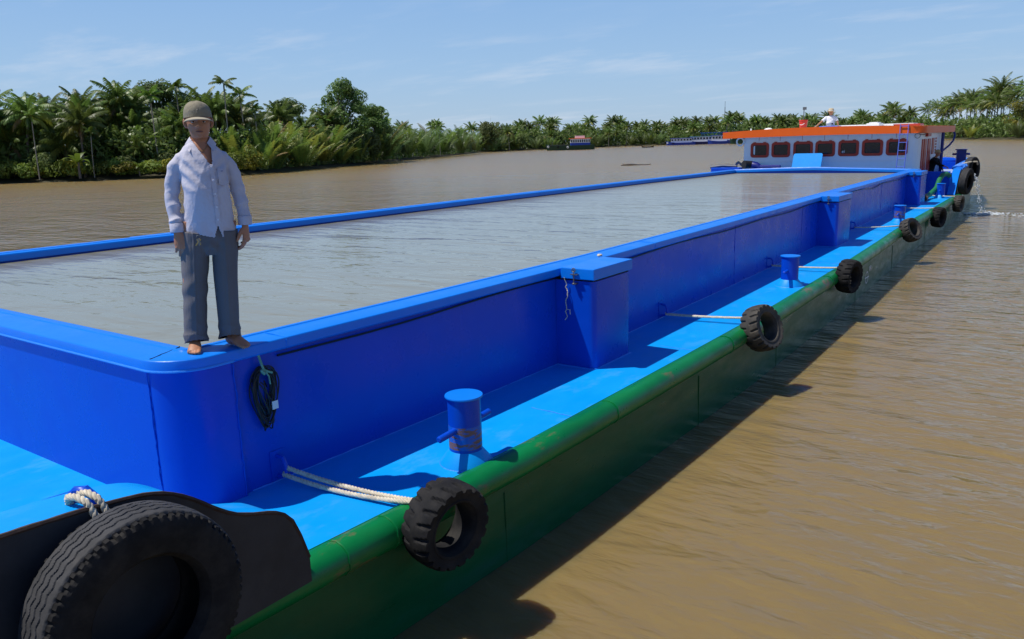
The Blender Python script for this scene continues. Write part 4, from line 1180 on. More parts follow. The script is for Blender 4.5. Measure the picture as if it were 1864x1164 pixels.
def place_tree(name, parts, loc, rz, sc, label, cat, group=None):
    t = thing(name, label, cat, loc, rz, group)
    t.scale = (sc, sc, sc)
    for nm, me in zip(('trunk', 'crown'), parts):
        o = bpy.data.objects.new(nm, me); COL.objects.link(o); o.parent = t
    return t
def place_one(name, me, loc, rz, sc, label, cat, group=None):
    o = bpy.data.objects.new(name, me); COL.objects.link(o); o.location = loc; o.rotation_euler = (0, 0, rz)
    o.scale = sc if hasattr(sc, '__len__') else (sc, sc, sc)
    return tag(o, label, cat, group)
def polar(deg, d): return Vector((d * math.sin(R(deg)), d * math.cos(R(deg)), 0.6))

COCO = [coconut(100 + i, h) for i, h in enumerate((7.0, 7.8, 8.6, 6.2, 7.4, 9.4))]
COCOT = [coconut(140 + i, h, fl=5.6) for i, h in enumerate((11.5, 12.5, 10.5))]
COCOY = [coconut(160 + i, h, True, fl=4.0) for i, h in enumerate((3.2, 4.2, 5.2))]
AREC = [areca(200 + i, h) for i, h in enumerate((8.0, 9.0, 7.0))]
NIPY = [nipa(300 + i, 6.2, [NI_G, NI_Y, FR_D]) for i in range(4)]
NIPG = [nipa(320 + i, 6.6, [NI_B, NI_G, FR_D]) for i in range(4)]
BSH = [bush(400 + i, 5.0, 2.2, 1000, [BU_G, BU_Y]) for i in range(3)]
BSHY = [bush(420 + i, 4.0, 3.0, 800, [BU_Y, BU_G]) for i in range(2)]
BSHO = [bush(440 + i, 6.0, 5.5, 1600, [BU_O, BU_D], 0.26) for i in range(2)]
BROAD = [broadleaf(500 + i, 12, 8.8, 11000, [BU_D, BU_O], 0.24) for i in range(2)]
BROADY = broadleaf(520, 9, 9, 5000, [BU_O, BU_Y], 0.24, 0.12)
BAN = banana(9)

RG = random.Random(77)
# ---- left bank, one by one
singles = [
    ('areca_palm', AREC[0], -59.1, 121, 1.16, 'slender areca palm with a bare pale trunk just left of the capped man', 'areca palm'),
    ('areca_palm', AREC[1], -54.7, 124, 1.22, 'tallest areca palm standing clear above the trees right of the capped man', 'areca palm'),
    ('areca_palm', AREC[2], -53.6, 126, 1.35, 'lower areca palm next to the tallest one right of the capped man', 'areca palm'),
    ('areca_palm', AREC[1], -57.5, 132, 1.22, 'areca palm crown poking up right beside the olive cap', 'areca palm'),
    ('areca_palm', AREC[0], -65.9, 121, 0.88, 'areca palm with a bare white trunk at the far left of the bank', 'areca palm'),
    ('areca_palm', AREC[2], -62.9, 119.5, 0.72, 'short areca palm with a yellowing crown in front of the left palms', 'areca palm'),
    ('coconut_palm', COCO[4], -66.4, 127, 1.10, 'dark windswept coconut palm standing apart at the left of the bank', 'coconut palm'),
    ('coconut_palm', COCO[5], -61.4, 131, 1.08, 'tallest coconut palm on the left bank, above the row', 'coconut palm'),
    ('coconut_palm', COCO[1], -60.3, 130, 1.10, 'coconut palm right beside the tallest one on the left bank', 'coconut palm'),
    ('coconut_palm', COCO[0], -63.4, 122, 0.96, 'broad coconut palm near the water with a full drooping crown', 'coconut palm'),
    ('coconut_palm', COCO[2], -55.7, 130, 0.95, 'coconut palm just right of the capped man', 'coconut palm'),
    ('coconut_palm', COCO[3], -68.6, 129, 1.30, 'coconut palm cut by the left edge of the photo', 'coconut palm'),
    ('broadleaf_tree', BROAD[0], -47.2, 160, 1.24, 'large round broadleaf tree rising highest over the left bank', 'broadleaf tree'),
    ('broadleaf_tree', BROAD[1], -45.0, 168, 0.88, 'lower broadleaf tree at the right shoulder of the large round one', 'broadleaf tree'),
    ('broadleaf_tree', BROAD[1], -58.9, 140, 1.10, 'dense dome shaped tree behind the palms left of the capped man', 'broadleaf tree'),
    ('broadleaf_tree', BROAD[0], -69.3, 127, 0.86, 'dark leafy tree at the extreme left of the bank', 'broadleaf tree'),
    ('broadleaf_tree', BROAD[1], -50.8, 150, 0.92, 'small dark pointed tree between the palms and the large round tree', 'broadleaf tree'),
]
for nm, me, dg, d, sc, lab, cat in singles:
    place_tree(nm, me, polar(dg, d), RG.uniform(0, 6), sc, lab, cat)
place_one('banana_plant', BAN, polar(-63.7, 118.5), 0.4, 1.15, 'bright green banana plant low in front of the left palms', 'banana plant')
place_one('banana_plant', BAN, polar(-60.3, 117.5), 1.9, 0.62, 'small yellowish banana plant at the edge of the low left shrubs', 'banana plant')
place_one('shrub', BSHY[0], polar(-53.3, 117.5), 0.3, (1.0, 1.0, 1.35), 'bright yellow green shrub on the waterline right of the capped man', 'shrub')
place_one('shrub', BSHY[1], polar(-54.6, 116.5), 2.3, (1.3, 1.2, 0.9), 'low yellow green shrub directly right of the capped man', 'shrub')
place_one('shrub', BSHO[0], polar(-45.2, 163), 0.3, (0.95, 0.95, 1.15), 'olive leafy shrub on the bank below the large round tree', 'shrub')
place_one('shrub', BSHO[1], polar(-46.7, 156), 1.3, (1.2, 1.0, 1.25), 'grey green shrub in front of the large round tree', 'shrub')
place_one('shrub', BSHO[0], polar(-37.3, 324), 2.1, (2.0, 2.0, 2.3), 'pale green tall shrub between the dark nipa clumps upriver', 'shrub')

# ---- left bank, the crowd
def bank_at_bearing(dg):
    """distance of the water's edge at a bearing"""
    u = Vector((math.sin(R(dg)), math.cos(R(dg))))
    best = None
    for i in range(len(BANK) - 1):
        p, q = Vector(BANK[i]), Vector(BANK[i + 1]); e = q - p
        den = u.x * e.y - u.y * e.x
        if abs(den) < 1e-9: continue
        t = (p.x * e.y - p.y * e.x) / den; s = (p.x * u.y - p.y * u.x) / den
        if -0.001 <= s <= 1.001 and t > 0 and (best is None or t < best): best = t
    return best
def crowd(d0, d1, step, off, jit, fn, skip=0.0):
    dg = d0
    while dg < d1:
        db = bank_at_bearing(dg)
        if db:
            if RG.random() >= skip:
                p = polar(dg + RG.uniform(-.3, .3) * step, db + off + RG.uniform(-jit, jit))
                fn(p, dg, db)
            dg += math.degrees(step / db) if step > 0.8 else step
        else: dg += 0.3
S = lambda a, c: RG.uniform(a, c)
L_CO = 'coconut palm with arching fronds in the crowded row on the left bank'
G_CO = 'coconut palms massed on the left bank'
crowd(-75, -53.5, 2.1, 11, 3, lambda p, dg, db: place_tree('coconut_palm', RG.choice(COCO[:5]), p, S(0, 6), S(.84, 1.06), L_CO, 'coconut palm', G_CO))
crowd(-75, -53.0, 1.9, 19, 4, lambda p, dg, db: place_tree('coconut_palm', RG.choice(COCO), p, S(0, 6), S(.86, 1.04), L_CO, 'coconut palm', G_CO))
crowd(-75, -54.5, 2.6, 6.0, 2, lambda p, dg, db: place_tree('coconut_palm', RG.choice(COCOY), p, S(0, 6), S(.8, 1.2), 'young coconut palm under the taller palms on the left bank', 'coconut palm', 'young coconut palms on the left bank'))
crowd(-72, -53, 5.5, 9, 3, lambda p, dg, db: place_tree('areca_palm', RG.choice(AREC), p, S(0, 6), S(.65, .95), 'slim areca palm half hidden among the left bank coconut palms', 'areca palm', 'areca palms among the left bank coconuts'), 0.2)
crowd(-75, -54.6, 2.3, 0.8, 0.8, lambda p, dg, db: place_one('shrub', RG.choice(BSH), p, S(0, 6), (S(.8, 1.1), S(.8, 1.1), S(.75, 1.15)), 'low rounded green shrub along the left waterline', 'shrub', 'low shrubs along the left waterline'))
crowd(-75, -56, 3.4, 4.0, 1.0, lambda p, dg, db: place_one('shrub', RG.choice(BSHO), p, S(0, 6), (S(.6, .9), S(.6, .9), S(.5, .8)), 'taller olive shrub behind the low waterline shrubs on the left', 'shrub', 'taller shrubs on the left bank'))
crowd(-74, -67.6, 2.0, 2.5, 1.5, lambda p, dg, db: place_one('nipa_palm', RG.choice(NIPG), p, S(0, 6), S(.55, .75), 'shaggy dark nipa clump at the far left waterline', 'nipa palm', 'nipa palms at the far left'))
L_N = 'sunlit yellow green nipa palm with upright fronds at the waterline'
G_N = 'sunlit nipa palms right of the capped man'
crowd(-54.2, -45.2, 2.5, 3.0, 1.2, lambda p, dg, db: place_one('nipa_palm', RG.choice(NIPY), p, S(0, 6), S(.72, .95), L_N, 'nipa palm', G_N))
crowd(-54.5, -45.5, 2.6, 8, 2, lambda p, dg, db: place_one('nipa_palm', RG.choice(NIPY + NIPG[:1]), p, S(0, 6), S(1.1, 1.4), L_N, 'nipa palm', G_N))
crowd(-53.5, -48.3, 2.6, 17, 4, lambda p, dg, db: place_tree('coconut_palm', RG.choice(COCO[:5]), p, S(0, 6), S(.85, 1.05), 'coconut palm behind the sunlit nipa palms', 'coconut palm', 'coconut palms behind the sunlit nipa'))
crowd(-50, -40, 5.5, 20, 5, lambda p, dg, db: place_tree('areca_palm', RG.choice(AREC), p, S(0, 6), S(.9, 1.1), 'thin areca palm among the nipa below the large round tree', 'areca palm', 'areca palms by the large round tree'), 0.3)
L_D = 'dark blue green nipa palm leaning over the water along the receding left bank'
G_D = 'dark nipa palms along the receding bank'
crowd(-45.3, -36.2, 3.6, 3.0, 1.5, lambda p, dg, db: place_one('nipa_palm', RG.choice(NIPG), p, S(0, 6), S(.95, 1.2), L_D, 'nipa palm', G_D))
crowd(-45.3, -36.0, 4.2, 10, 3, lambda p, dg, db: place_one('nipa_palm', RG.choice(NIPG), p, S(0, 6), S(1.35, 1.75), L_D, 'nipa palm', G_D))
crowd(-44, -36.0, 6.5, 20, 4, lambda p, dg, db: place_tree('coconut_palm', RG.choice(COCO[:4]), p, S(0, 6), S(.85, 1.05), 'coconut palm standing behind the dark nipa clumps', 'coconut palm', 'coconut palms behind the dark nipa'))
# ---- far bank across the river
L_F = 'distant coconut palm on the far bank between the two groups of boats'
crowd(-36.6, -9.3, 3.7, 12, 5, lambda p, dg, db: place_tree('coconut_palm', RG.choice(COCO), p, S(0, 6), S(.78, 1.08), 'distant coconut palm in the row on the far bank', 'coconut palm', 'coconut palms on the far bank'))
crowd(-37, -9.5, 4.2, 30, 6, lambda p, dg, db: place_tree('coconut_palm', RG.choice(COCO), p, S(0, 6), S(1.05, 1.4), 'distant coconut palm in the row on the far bank', 'coconut palm', 'coconut palms on the far bank'))
crowd(-37, -20, 6, 24, 6, lambda p, dg, db: place_tree('coconut_palm', RG.choice(COCO), p, S(0, 6), S(1.0, 1.28), 'distant coconut palm in the row on the far bank', 'coconut palm', 'coconut palms on the far bank'))
crowd(-36.5, -9.3, 5.0, 2.0, 1.5, lambda p, dg, db: place_one('nipa_palm', RG.choice(NIPG), p, S(0, 6), S(.85, 1.15), 'distant nipa clump on the far waterline', 'nipa palm', 'nipa clumps on the far waterline'))
crowd(-36.5, -9.5, 6.5, 7, 2, lambda p, dg, db: place_one('shrub', RG.choice(BSHO), p, S(0, 6), (S(1.1, 1.7), S(1.1, 1.7), S(1.0, 1.4)), 'distant leafy shrub on the far bank', 'shrub', 'leafy shrubs on the far bank'), 0.25)
crowd(-21, -9.3, 3.6, 20, 6, lambda p, dg, db: place_tree('coconut_palm', RG.choice(COCO), p, S(0, 6), S(.85, 1.2), 'distant coconut palm in the row on the far bank', 'coconut palm', 'coconut palms on the far bank'))
# ---- right bank
right = [(-7.75, 352, 0.98), (-7.2, 348, 1.0), (-6.6, 335, 1.02), (-6.1, 325, .98), (-5.6, 312, 1.03), (-5.3, 322, 1.10), (-4.9, 303, 1.04), (-4.6, 316, 1.12), (-4.1, 298, 1.0), (-7.0, 362, 1.08), (-6.3, 350, 1.1), (-8.2, 362, .92), (-5.0, 335, 1.0), (-4.35, 300, .82), (-8.8, 372, .86), (-7.5, 356, .9), (-6.9, 342, 1.0), (-5.9, 318, .85), (-5.4, 308, .8), (-6.4, 338, 1.12), (-4.75, 310, 1.2), (-5.15, 315, 1.22), (-7.9, 358, .8)]
for dg, d, sc in right:
    place_tree('coconut_palm', RG.choice(COCOT), polar(dg, d), S(0, 6), sc, 'tall coconut palm in the dense stand on the right bank', 'coconut palm', 'tall coconut palms on the right bank')
place_tree('coconut_palm', COCOT[1], polar(-3.15, 283), 1.0, 1.08, 'coconut palm standing alone at the right edge of the photo', 'coconut palm')
place_tree('coconut_palm', COCOT[0], polar(-2.5, 280), 2.0, 1.05, 'coconut palm outside the right edge beyond the lone palm', 'coconut palm')
crowd(-9.2, -2, 6.5, 9, 3, lambda p, dg, db: place_tree('coconut_palm', RG.choice(COCO[:4]), p, S(0, 6), S(.62, .8), 'shorter coconut palm below the tall stand on the right bank', 'coconut palm', 'shorter coconut palms on the right bank'))
crowd(-9.6, -1, 4.2, 2.5, 1.5, lambda p, dg, db: place_one('nipa_palm', RG.choice(NIPY + NIPG), p, S(0, 6), S(.7, .95), 'nipa clump on the waterline of the right bank', 'nipa palm', 'nipa clumps on the right waterline'))
crowd(-9.4, -1, 6.5, 5, 2, lambda p, dg, db: place_one('shrub', RG.choice(BSHO), p, S(0, 6), (S(.9, 1.2), S(.9, 1.2), S(.6, .85)), 'olive shrub on the right bank below the palms', 'shrub', 'olive shrubs on the right bank'))
place_tree('broadleaf_tree', BROADY, polar(-3.55, 277), 0.5, 1.15, 'yellow green spreading tree at the right edge of the photo', 'broadleaf tree')
place_tree('broadleaf_tree', BROADY, polar(-2.0, 268), 2.5, 1.15, 'spreading tree on the right bank beyond the photo edge', 'broadleaf tree')

# ---- undergrowth filling the depth of the wood
b = MB(); rg = random.Random(31)
def under(d0, d1, off0, off1, h, n, size):
    for _ in range(n):
        dg = rg.uniform(d0, d1); db = bank_at_bearing(dg)
        if not db: continue
        o = rg.uniform(off0, off1); p = polar(dg, db + o)
        z = 0.4 + h * (rg.random() ** 0.8) * (0.75 + 0.25 * math.sin(dg * 9) * math.sin(dg * 23 + o))
        nrm = Vector((rg.gauss(0, 1), rg.gauss(0, 1), rg.gauss(0.5, .7))).normalized(); t = nrm.orthogonal().normalized(); t.rotate(Quaternion(nrm, rg.uniform(0, 6.28))); u = nrm.cross(t); s = size * rg.uniform(.6, 1.4)
        q = Vector((p.x, p.y, z)); b.add([q - t * s, q + u * s * .4, q + t * s, q - u * s * .4], [(0, 1, 2, 3)], 0 if rg.random() < .6 else 1)
under(-75, -53, 3.5, 18, 7.0, 20000, 0.40)
under(-54, -36, 4, 22, 7.5, 15000, 0.50)
under(-37, -8.5, 4, 26, 10.0, 26000, 0.75)
under(-9.5, -1.5, 6, 30, 8.0, 5500, 0.75)
ug = b.build('undergrowth', [FR_G, BU_O], fix=False)
tag(ug, 'tangled undergrowth filling the wood behind the bank palms', 'undergrowth', kind='stuff')
# ------------------------------------------------------------------ other boats
def boat(name, label, loc, rz, L_, W, hullm, hh, bow, cab, cabm, roofm, group=None, band=None, cargo=None, tyres=0, mast=0.0, nwin=6, topcab=None):
    """x along the boat, bow towards -x"""
    t = thing(name, label, 'boat', loc, rz, group)
    b = MB(); n = 14; vs = []
    for i in range(n + 1):
        f = i / n; x = -L_ / 2 + L_ * f
        w = W / 2 * min(1, (math.sin(PI * min(.5, f * 1.6 + .06)) ** .7)) * (1 - .12 * max(0, f - .8) / .2)
        sh = hh + bow * max(0, 1 - f * 2.6) ** 1.6 + 0.25 * max(0, f - .75)
        vs += [(x + .03 * L_ * (1 - f), -w * .75, -.4), (x, -w, sh), (x, -w + .12, sh + .02), (x, w - .12, sh + .02), (x, w, sh), (x + .03 * L_ * (1 - f), w * .75, -.4)]
    b.add(vs, [(i * 6 + j, i * 6 + j + 1, (i + 1) * 6 + j + 1, (i + 1) * 6 + j) for i in range(n) for j in range(5)])
    b.add([vs[i] for i in range(6)], [(0, 1, 2, 3, 4, 5)]); b.add([vs[n * 6 + i] for i in range(6)], [(0, 1, 2, 3, 4, 5)])
    b.build('hull', hullm, t, smooth=True, sharp=35)
    if cargo:
        x0, x1, m_, z = cargo; b = MB(); b.bb(x0, x1, -W * .38, W * .38, hh - .1, hh + z); b.build('cargo_hatch', m_, t, bevel=.05)
    if cab:
        x0, x1, z0, z1 = cab
        b = MB(); b.bb(x0, x1, -W * .40, W * .40, z0, z1); c_ = b.build('cabin', cabm, t)
        if band:
            b = MB(); b.bb(x0 - .02, x1 + .02, -W * .40 - .02, W * .40 + .02, z0, z0 + (z1 - z0) * .42); b.build('cabin_band', band, c_)
        ww = (x1 - x0) / nwin
        for i in range(nwin):
            b = MB()
            b.bb(x0 + ww * (i + .2), x0 + ww * (i + .8), -W * .40 - .035, W * .40 + .035, z0 + (z1 - z0) * .5, z0 + (z1 - z0) * .86); b.build('window', GLASS, c_)
        b = MB(); b.bb(x0 - .5, x1 + .5, -W * .46, W * .46, z1, z1 + .22); r_ = b.build('roof', roofm, t, bevel=.03)
        if topcab:
            b = MB(); b.bb(topcab[0], topcab[1], -W * .2, W * .2, z1 + .22, z1 + .22 + topcab[2]); b.build('top_rack', WHITE, r_)
    for i in range(tyres):
        b = MB(); x = -L_ * .45 + L_ * .2 * i
        for s_ in (-1, 1):
            b.lathe([(.30 + .12 * math.cos(a), .12 * math.sin(a)) for a in np.arange(0, 6.28, .8)], 14, M=Matrix.Translation((x, s_ * (W * .5 + .1) * min(1, math.sin(PI * min(.5, (x / L_ + .5) * 1.6 + .06)) ** .7), hh * .62 + bow * max(0, .6 - i * .3))) @ Matrix.Rotation(R(90), 4, 'X'), closed=True)
        b.build('fender_ring', WSTICK if i % 2 == 0 else RUBBER, t, smooth=True)
    if mast:
        b = MB(); b.tube([(-L_ * .36, 0, hh), (-L_ * .36, 0, hh + mast)], .06, 6); b.build('mast', STEEL, t)
    return t
NAVY = mat('navy_hull_paint', (0.006, 0.02, 0.16), .45, var=.2)
BGREEN = mat('boat_green_paint', (0.010, 0.055, 0.030), .5, var=.2)
TEAL = mat('teal_paint', (0.05, 0.22, 0.26), .5)
WOODD = mat('dark_wood', (0.055, 0.042, 0.032), .8, var=.3)
BBLUE = mat('boat_blue_paint', (0.010, 0.055, 0.42), .45, var=.15)
boat('river_barge', 'green barge under way with a white and blue wheelhouse and an orange roof', (-163, 266, 0), R(34), 18.5, 4.6, BGREEN, 1.7, .55, (.2, 7.6, 1.5, 4.1), WHITE, ORANGE, band=BBLUE, cargo=(-7.5, -.5, WOODD, .35), tyres=3, mast=1.6, nwin=9, topcab=(2.0, 5.6, .9))
o_ = thing('sampan', 'small dark sampan with a seated rower crossing in midriver', 'boat', (-140.8, 287.3, 0), R(26))
b = MB(); n = 10; vs = []
for i in range(n + 1):
    f = i / n; x = -2.4 + 4.8 * f; w = .62 * math.sin(PI * (.06 + .88 * f)) ** .6; z = .40 + .35 * abs(2 * f - 1) ** 3
    vs += [(x * .9, -w * .6, -.1), (x, -w, z), (x, -w * .85, z - .03), (x, w * .85, z - .03), (x, w, z), (x * .9, w * .6, -.1)]
b.add(vs, [(i * 6 + j, i * 6 + j + 1, (i + 1) * 6 + j + 1, (i + 1) * 6 + j) for i in range(n) for j in range(5)]); b.build('hull', WOODD, o_, smooth=True)
boat('moored_boat', 'navy moored boat with a row of white window posts, leftmost of the moored group', (-158.5, 358, 0), R(24), 13.5, 4.0, BBLUE, 1.2, .6, (-4.5, 5.2, 1.1, 3.0), WHITE, BBLUE, tyres=2, nwin=7)
boat('moored_boat', 'moored boat with a teal roof and a white cabin in the middle of the group', (-151.5, 366, 0), R(22), 14, 4.4, NAVY, 1.3, .7, (-5, 6, 1.2, 3.6), WHITE, TEAL, nwin=8)
boat('moored_boat', 'tall moored boat with a blue roof behind the white cabin', (-148.5, 374, 0), R(20), 15, 4.6, BBLUE, 1.5, .8, (-6, 6, 1.4, 5.2), TEAL, BBLUE, nwin=8)
boat('moored_boat', 'blue moored boat with a pale striped cabin right of the teal roofed one', (-141, 366, 0), R(24), 14, 4.2, BBLUE, 1.3, .7, (-5, 6, 1.2, 3.8), WHITE, BBLUE, nwin=8)
boat('moored_boat', 'low grey blue moored boat just left of the dark green barge', (-133, 368, 0), R(20), 13, 4.2, NAVY, 1.2, .7, (-4, 5, 1.1, 3.5), WHITE, TEAL, nwin=7)
boat('moored_barge', 'dark green moored barge behind the left end of the orange roof', (-122, 352, 0), R(20), 20, 5.5, BGREEN, 2.6, 1.4, (-9, -4, 2.4, 5.4), TEAL, WOODD, tyres=2, nwin=4)
b = MB(); b.tube([(-165, 430, 0), (-165, 430, 19)], .18, 6); b.tube([(-165, 430, 19), (-165, 430, 22)], .10, 6)
tag(b.build('radio_mast', STEEL), 'thin radio mast rising over the far bank palms', 'mast')
# ------------------------------------------------------------------ people
def remeshed(mb, voxel, smooth_it=2):
    """union of the shapes as one continuous surface -> mesh data"""
    me = mb.mesh('tmp', SKIN, False)
    ob = bpy.data.objects.new('tmp', me); COL.objects.link(ob)
    m = ob.modifiers.new('r', 'REMESH'); m.mode = 'VOXEL'; m.voxel_size = voxel; m.adaptivity = 0
    if smooth_it:
        m = ob.modifiers.new('s', 'SMOOTH'); m.iterations = smooth_it; m.factor = 0.5
    dg = bpy.context.evaluated_depsgraph_get()
    out = bpy.data.meshes.new_from_object(ob.evaluated_get(dg))
    bpy.data.objects.remove(ob); bpy.data.meshes.remove(me)
    return out
def get_co(me):
    a = np.empty(len(me.vertices) * 3, np.float32); me.vertices.foreach_get('co', a); return a.reshape(-1, 3)
def set_co(me, co): me.vertices.foreach_set('co', co.astype(np.float32).ravel()); me.update()
def get_no(me):
    a = np.empty(len(me.vertices) * 3, np.float32); me.vertices.foreach_get('normal', a); return a.reshape(-1, 3)
def del_faces(me, bad):
    """delete the faces whose vertices are all bad"""
    b = bmesh.new(); b.from_mesh(me); b.verts.ensure_lookup_table()
    bmesh.ops.delete(b, geom=[v for v in b.verts if bad[v.index]], context='VERTS')
    b.to_mesh(me); b.free(); me.update()
def wav(co, seed, freqs):
    rg = np.random.RandomState(seed); out = np.zeros(len(co))
    for fx, fy, fz, amp, k in freqs:
        for q in range(k):
            d = np.array([fx * rg.uniform(.6, 1.3) * rg.choice([-1, 1]), fy * rg.uniform(.6, 1.3), fz * rg.uniform(.6, 1.3)])
            w = 0.6 * np.sin(co @ (d[[2, 0, 1]] * 0.35) + rg.uniform(0, 6))
            u = co @ d + rg.uniform(0, 6) + w * 1.6
            out += amp / k * (np.sin(u) if q % 2 else 1.5 - 3.0 * np.abs(np.sin(u * .5)) ** .7)
    return out
def finish(me, name, m, parent, smooth=True):
    me.name = name; me.materials.clear(); me.materials.append(m)
    if smooth: me.shade_smooth()
    o = bpy.data.objects.new(name, me); COL.objects.link(o); o.parent = parent
    return o
def prof(t, z): return float(np.interp(z, [p[0] for p in t], [p[1] for p in t]))

def head_shape(b, c, h=0.225, n=56, hw=0.076):
    """c = chin point under the face plane; face towards -y. One closed surface with nose, brow, lips, chin, cheeks."""
    cx, cy, cz = c
    W = [(0, .040), (.05, .055), (.15, .064), (.3, .074), (.45, .081), (.6, .085), (.72, .086), (.84, .078), (.92, .060), (.97, .038), (1, .012)]
    F = [(0, .062), (.05, .075), (.12, .080), (.25, .081), (.4, .086), (.5, .088), (.62, .092), (.75, .089), (.86, .072), (.94, .046), (1, .010)]
    K = [(0, .020), (.05, .030), (.15, .050), (.3, .075), (.45, .096), (.6, .106), (.75, .104), (.86, .084), (.94, .054), (1, .012)]
    sc = h / 0.225; m = 52; vs = []
    for i in range(m + 1):
        f = i / m; z = cz + h * f
        w, fr, bk = prof(W, f) * sc * hw / .076, prof(F, f) * sc, prof(K, f) * sc
        for j in range(n):
            t = 2 * PI * j / n
            sx, cyy = math.sin(t), -math.cos(t)       # t=0 is the front
            ex = 2.35
            den = (abs(sx) ** ex + abs(cyy) ** ex) ** (1 / ex)
            x = w * sx / den; y = (fr if cyy < 0 else bk) * cyy / den
            a = (t + PI) % (2 * PI) - PI
            if abs(a) < 1.5:
                g = lambda a0, f0, sa, sf: math.exp(-((abs(a) - a0) / sa) ** 2 - ((f - f0) / sf) ** 2)
                d = 0
                # nose: ridge widening to the tip
                nw = 0.10 + 0.16 * max(0, min(1, (.52 - f) / .2))
                nz_ = max(0, min(1, (.56 - f) / .19)) if f > .345 else math.exp(-((f - .345) / .022) ** 2)
                d += 0.026 * nz_ * math.exp(-(a / nw) ** 2)
                d += 0.009 * g(.24, .355, .10, .03)                      # nostrils
                d += 0.005 * math.exp(-((f - .585) / .03) ** 2) * math.exp(-(abs(a) / .75) ** 4)   # brow
                d -= 0.011 * g(.40, .505, .20, .045)                     # sockets
                d += 0.005 * g(.40, .495, .12, .020)                     # lids
                d += 0.006 * g(.62, .40, .22, .08)                       # cheek bones
                d -= 0.004 * g(.55, .22, .2, .07)
                d += 0.006 * math.exp(-((f - .245) / .020) ** 2) * math.exp(-(a / .30) ** 2)   # upper lip
                d += 0.007 * math.exp(-((f - .185) / .020) ** 2) * math.exp(-(a / .27) ** 2)   # lower lip
                d -= 0.005 * math.exp(-((f - .215) / .009) ** 2) * math.exp(-(a / .33) ** 2)
                d -= 0.004 * math.exp(-((f - .135) / .022) ** 2) * math.exp(-(a / .3) ** 2)
                d += 0.006 * math.exp(-((f - .06) / .05) ** 2) * math.exp(-(a / .35) ** 2)     # chin
                l = math.hypot(x, y); x += d * sc * x / l * .35; y -= d * sc * 1.0 * max(.2, math.cos(a))
            vs.append((cx + x, cy + y, z))
    b.add(vs, [(i * n + j, i * n + (j + 1) % n, (i + 1) * n + (j + 1) % n, (i + 1) * n + j) for i in range(m) for j in range(n)] + [tuple(range(n - 1, -1, -1)), tuple(m * n + j for j in range(n))])
    for s in (-1, 1):                                                    # ears
        ex_ = cx + s * (.083 * sc * hw / .076)
        b.sphere((ex_ + s * .007, cy + .012, cz + h * .50), (.012, .021, .034 * sc), 10, 8, rot=Matrix.Rotation(s * R(20), 3, 'Z'))
        b.sphere((ex_ + s * .004, cy + .006, cz + h * .39), (.009, .012, .014), 8, 6)

def hand_shape(b, wrist, d, w, nrm, side=1, curl=0.5, sc=1.0):
    """d along the hand, w across towards the thumb, nrm out of the back of the hand; five fingers"""
    wrist, d, w, nrm = Vector(wrist), Vector(d).normalized(), Vector(w).normalized(), Vector(nrm).normalized()
    P_ = lambda a, b_, c: wrist + d * a * sc + w * b_ * sc + nrm * c * sc
    # palm as a flattened sweep
    b.tube([P_(-.03, 0, 0), P_(.0, 0, 0), P_(.03, .002, .001), P_(.065, .0, .002), P_(.092, -.001, 0), P_(.104, -.001, -.004)], [(.025 * sc, .021 * sc), (.029 * sc, .019 * sc), (.038 * sc, .017 * sc), (.042 * sc, .015 * sc), (.041 * sc, .013 * sc), (.032 * sc, .008 * sc)], 14, ref=w)
    for i, (o, L_, st) in enumerate(((.031, .078, .094), (.0105, .088, .099), (-.0105, .081, .097), (-.030, .063, .089))):
        p = P_(st - .018, o * .95, 0); a = 0.15 + 0.08 * i; pts = [p]; spread = o * 0.9
        for s, fr in enumerate((.25, .42, .30, .22)):
            dd = (d * math.cos(a) - nrm * math.sin(a) + w * spread * (1 if s < 2 else .2)).normalized()
            p = p + dd * (L_ * fr * sc); pts.append(p); a += curl * (1.0 + .1 * i) * (.45 if s == 0 else .8)
        b.tube(pts, [.0092 * sc, .0100 * sc, .0092 * sc, .0082 * sc, .0060 * sc], 9)
        b.sphere(P_(st, o, .005), .0105 * sc, 8, 6)
    p = P_(.022, .028, -.004); pts = [p]
    for fr, dv in ((.038, d * .75 + w * .75 - nrm * .25), (.034, d * .95 + w * .30 - nrm * .35), (.026, d * 1.0 + w * .05 - nrm * .45)):
        p = p + dv.normalized() * fr * sc; pts.append(p)
    b.tube(pts, [.0145 * sc, .0125 * sc, .0108 * sc, .0075 * sc], 10)

def foot_shape(b, ankle, d, floor=0.0, side=1):
    """bare foot: heel, arch, five toes; d = toe direction (horizontal); side=+1 big toe on +w"""
    a = Vector(ankle); d = Vector((d[0], d[1], 0)).normalized(); w = Vector((-d.y, d.x, 0)) * side
    P_ = lambda f, s, z: Vector((a.x, a.y, floor)) + d * f + w * s + Vector((0, 0, z))
    b.tube([P_(-.058, 0, .028), P_(-.045, 0, .032), P_(-.01, 0, .044), P_(.04, .002, .048), P_(.09, .004, .034), P_(.13, .002, .023), P_(.155, -.002, .016)],
           [(.012, .016), (.028, .028), (.033, .043), (.036, .044), (.042, .032), (.045, .021), (.036, .012)], 16, ref=w)
    b.tube([P_(-.005, 0, .16), P_(-.005, 0, .09), P_(.0, 0, .045)], [.036, .034, .036], 14)
    for i, (o, st, L_, r_) in enumerate(((.030, .128, .055, .0135), (.0085, .135, .047, .0095), (-.0085, .130, .042, .009), (-.0235, .121, .037, .0085), (-.037, .109, .033, .0085))):
        b.tube([P_(st, o, .018), P_(st + L_ * .5, o * 1.03, .017), P_(st + L_ * .85, o * 1.03, .012), P_(st + L_, o * 1.02, .010)], [r_, r_ * 1.02, r_ * .98, r_ * .6], 9)
        b.sphere(P_(st + L_ * .90, o * 1.03, r_ * .95), r_ * .95, 8, 6)

